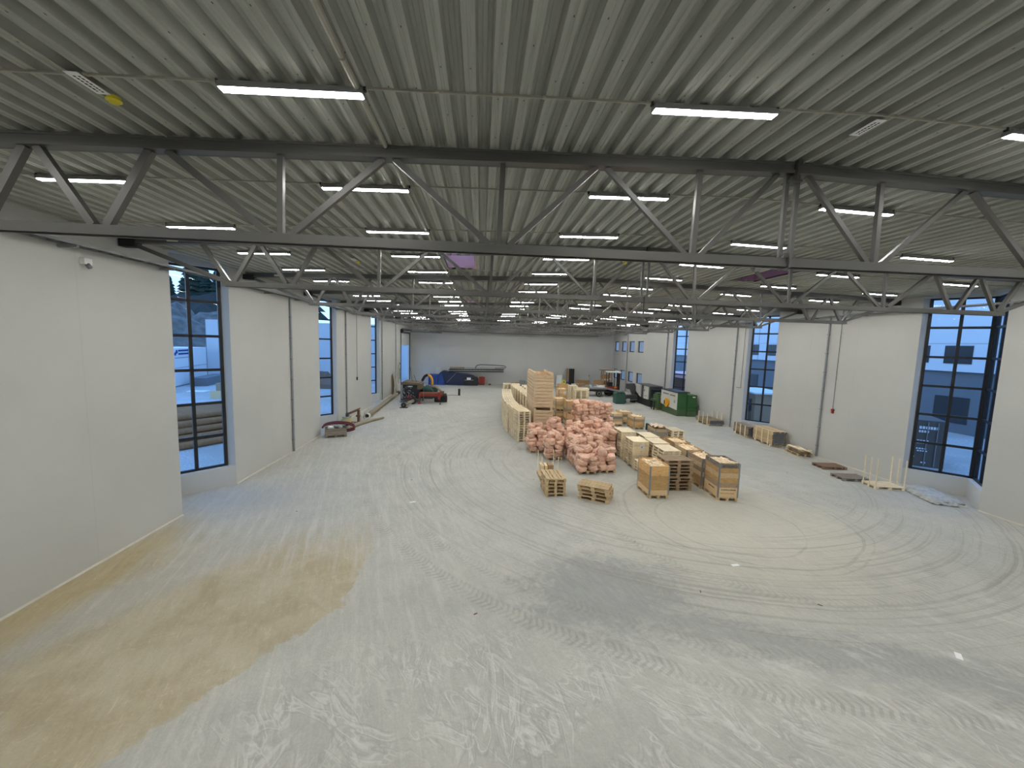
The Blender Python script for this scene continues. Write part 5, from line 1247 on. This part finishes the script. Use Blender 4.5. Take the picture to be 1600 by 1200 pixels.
# left yard
r = thing('site_cabin', 'bluish white two-storey site cabin with a printed sign outside the first left bay', 'cabin', (-35.14, 48.65, -.22), .229)
MB().box(-3.2, -6, 0, 0, 8.6, 4.5).build('shell', 'ext_white', r)
mb = MB(); mb.box(0, -6, 2.2, .02, 8.6, 2.24); mb.box(0, -6, .0, .03, 8.6, .14); mb.box(0, 3.4, .1, .02, 3.44, 4.4); mb.build('joints', 'greypaint', r)
r3 = thing('logo_sign', 'dark swirl emblem with two lines of lettering on the white cabin', 'sign', (-35.14, 48.65, -.22), .229)
mb = MB(); mb.cyl((.02, .55, 4.1), (.05, .55, 4.1), .22, n=12); mb.cyl((.02, .2, 3.85), (.05, .2, 3.85), .2, n=12); mb.build('emblem', 'inkblue', r3)
random.seed(4)
for z in (4.12, 3.74):
    mb = MB(); x = .95
    while x < 3.6: w = random.uniform(.12, .2); mb.box(.02, x, z, .045, x + w, z + .2); x += w + .05
    mb.build('lettering', 'inkblue', r3)
mb = MB(); mb.box(.02, .1, 3.35, .04, 3.5, 3.42); mb.build('underline', 'greypaint', r3)
r = thing('grey_hall', 'pale grey tall flat building in the left yard, beyond the cabin', 'building', (-38.2, 58.8, -.22)); MB().box(0, 0, 0, 25.5, 40, 8.3).build('block', 'ext_pale', r)
mb = MB()
for k in range(9): mb.box(k * 3.0, -.02, 0, k * 3.0 + .05, 0, 8.3)
mb.build('joints', 'greypaint', r)
r = thing('steel_skip', 'low dark open skip standing against the white cabin in the yard', 'skip', (-34.3, 53.2, -.22), .229)
MB().prism([(-3.0, .0), (3.0, 0), (3.3, 1.0), (-3.3, 1.0)], -.8, .8, 'x').build('body', 'ext_grey', r)
for i, (x, y, s_) in enumerate(((-34.0, 57.6, 1.1), (-32.4, 57.9, .9))):
    o = linkmesh('snow_heap', BG[i].copy(), None, (x, y, 0.1), (0, 0, i)); o.scale = (s_ * 3, s_ * 3, s_ * 2.6); o.data.materials.clear(); o.data.materials.append(M['white']); tag(o, ['white heap in the yard beside the skip, nearer one', 'white heap in the yard against the grey building, farther one'][i], 'heap')
o = MB().box(-.9, -.5, 0, .9, .5, .1).build('white_slab', 'white', None, loc=(-30.3, 45.1, -.2)); tag(o, 'flat white slab on the ground in the left yard', 'slab')
r = thing('timber_bollard', 'small brown timber block with an upright peg in the left yard', 'block', (-25.5, 40.9, -.22)); MB().box(-.6, -.5, 0, .6, .5, .75).build('block', 'used_wood', r); MB().box(-.22, -.2, .75, .2, .2, 1.5).build('peg', 'brown_wood', r)
# log pile : trunks lying roughly towards the hall
random.seed(12)
lg = MB(); lg.cyl((0, -2.6, 0), (0, 2.6, 0), .2, .17, 14); lg.cur = 1; lg.cyl((0, -2.61, 0), (0, -2.6, 0), .185, .185, 14); LM = lg.mesh('log', ['bark', 'cutend'], True)
n = 0
for row_ in range(5):
    for k in range(14 - row_):
        X = -19.8 + (k + row_ * .5) * .43; Y = 25.3
        o = linkmesh('log', LM, None, (0, 0, 0)); s_ = random.uniform(.9, 1.08)
        q_ = (k + row_ * .5) * .42; o.location = (-19.0 + q_ * .82, 27.0 - q_ * .57 + jit(.0), -.02 + row_ * .35); o.rotation_euler = (0, 0, -.61 + jit(.03)); o.scale = (s_, 1, s_)
        tag(o, 'brown debarked log, %s in the pile outside the near left bay' % (['lowest layer', 'second layer', 'middle layer', 'fourth layer', 'top layer'][row_]), 'log', 'logs piled outside the near left bay')
# earth banks and conifers
def mound(x, y, z, sx, sy, h, mat, label, seed):
    mb = MB(); n_ = 18
    for a in range(n_ + 1):
        for b_ in range(n_ + 1):
            u, v = a / n_ * 2 - 1, b_ / n_ * 2 - 1; e = max(0, 1 - u * u) * max(0, 1 - v * v)
            mb.v.append((u * sx, v * sy, h * e ** .5 * (1 + .45 * mn.noise(Vector((u * 4 + seed, v * 4, 0))) + .2 * mn.noise(Vector((u * 12 + seed, v * 12, 0)))) - .1))
    for a in range(n_):
        for b_ in range(n_): q = a * (n_ + 1) + b_; mb.f.append((q, q + n_ + 1, q + n_ + 2, q + 1)); mb.mi.append(0)
    o = mb.build('earth_bank', mat, None, False, loc=(x, y, z)); tag(o, label, 'earth bank')
mound(-52, 74, -.3, 15, 13, 10.0, 'rock', 'grey rubble bank behind the white cabin', 1)
mound(-66, 102, -.3, 30, 20, 15.0, 'hillside', 'dark wooded hillside farther behind the white cabin', 5)
mound(-20.5, 53.2, -.3, 4, 3.5, 1.7, 'soil', 'low reddish earth bank outside the second left bay', 9)
random.seed(8)
for i in range(24):
    x, y, h = -72 + (i % 11) * 3.0 + jit(1.2), 97 + (i // 11) * 6 + jit(2), random.uniform(9, 15)
    r = thing('conifer', 'dark conifer on the hillside beyond the left yard', 'tree', (x, y, 9.5), 0, 'conifers beyond the left yard')
    MB().cyl((0, 0, 0), (0, 0, h), .22, .05, 8).build('trunk', 'bark', r)
    mb = MB(); z = 1.5
    while z < h:
        R_ = (h - z) * .30 + .4; m_ = 11; vs = [(0, 0, z + R_ * .9)]
        for q in range(m_): rr = R_ * (1 if q % 2 else .6) * random.uniform(.85, 1.1); vs.append((rr * math.cos(q * 2 * PI / m_), rr * math.sin(q * 2 * PI / m_), z - random.uniform(0, .4)))
        mb.add(vs, [(0, 1 + q, 1 + (q + 1) % m_) for q in range(m_)]); z += R_ * .45
    mb.build('crown', 'pine', r)

# ------------------------------------------------------------------ sky and exterior ground
W = bpy.data.worlds.new('sky'); S.world = W; W.use_nodes = True
t = NT(W.node_tree); bg = t.n['Background']
tc = t.n.new('ShaderNodeTexCoord').outputs['Generated']
z = t.sep(tc)[2]
c = t.mix(t.ss(z, -.05, .7), (.40, .66, 1.0), (.20, .45, 1.0))
t.put(bg.inputs[0], c); bg.inputs[1].default_value = 2.15
mb = MB(); mb.box(-160, -60, -.5, XL - .33, 230, -.22); mb.box(XR + .33, -60, -.5, 160, 230, -.22); mb.box(XL - .4, YF + .3, -.5, XR + .4, 230, -.22)
struct(mb.build('ground_outside', 'gravel'))
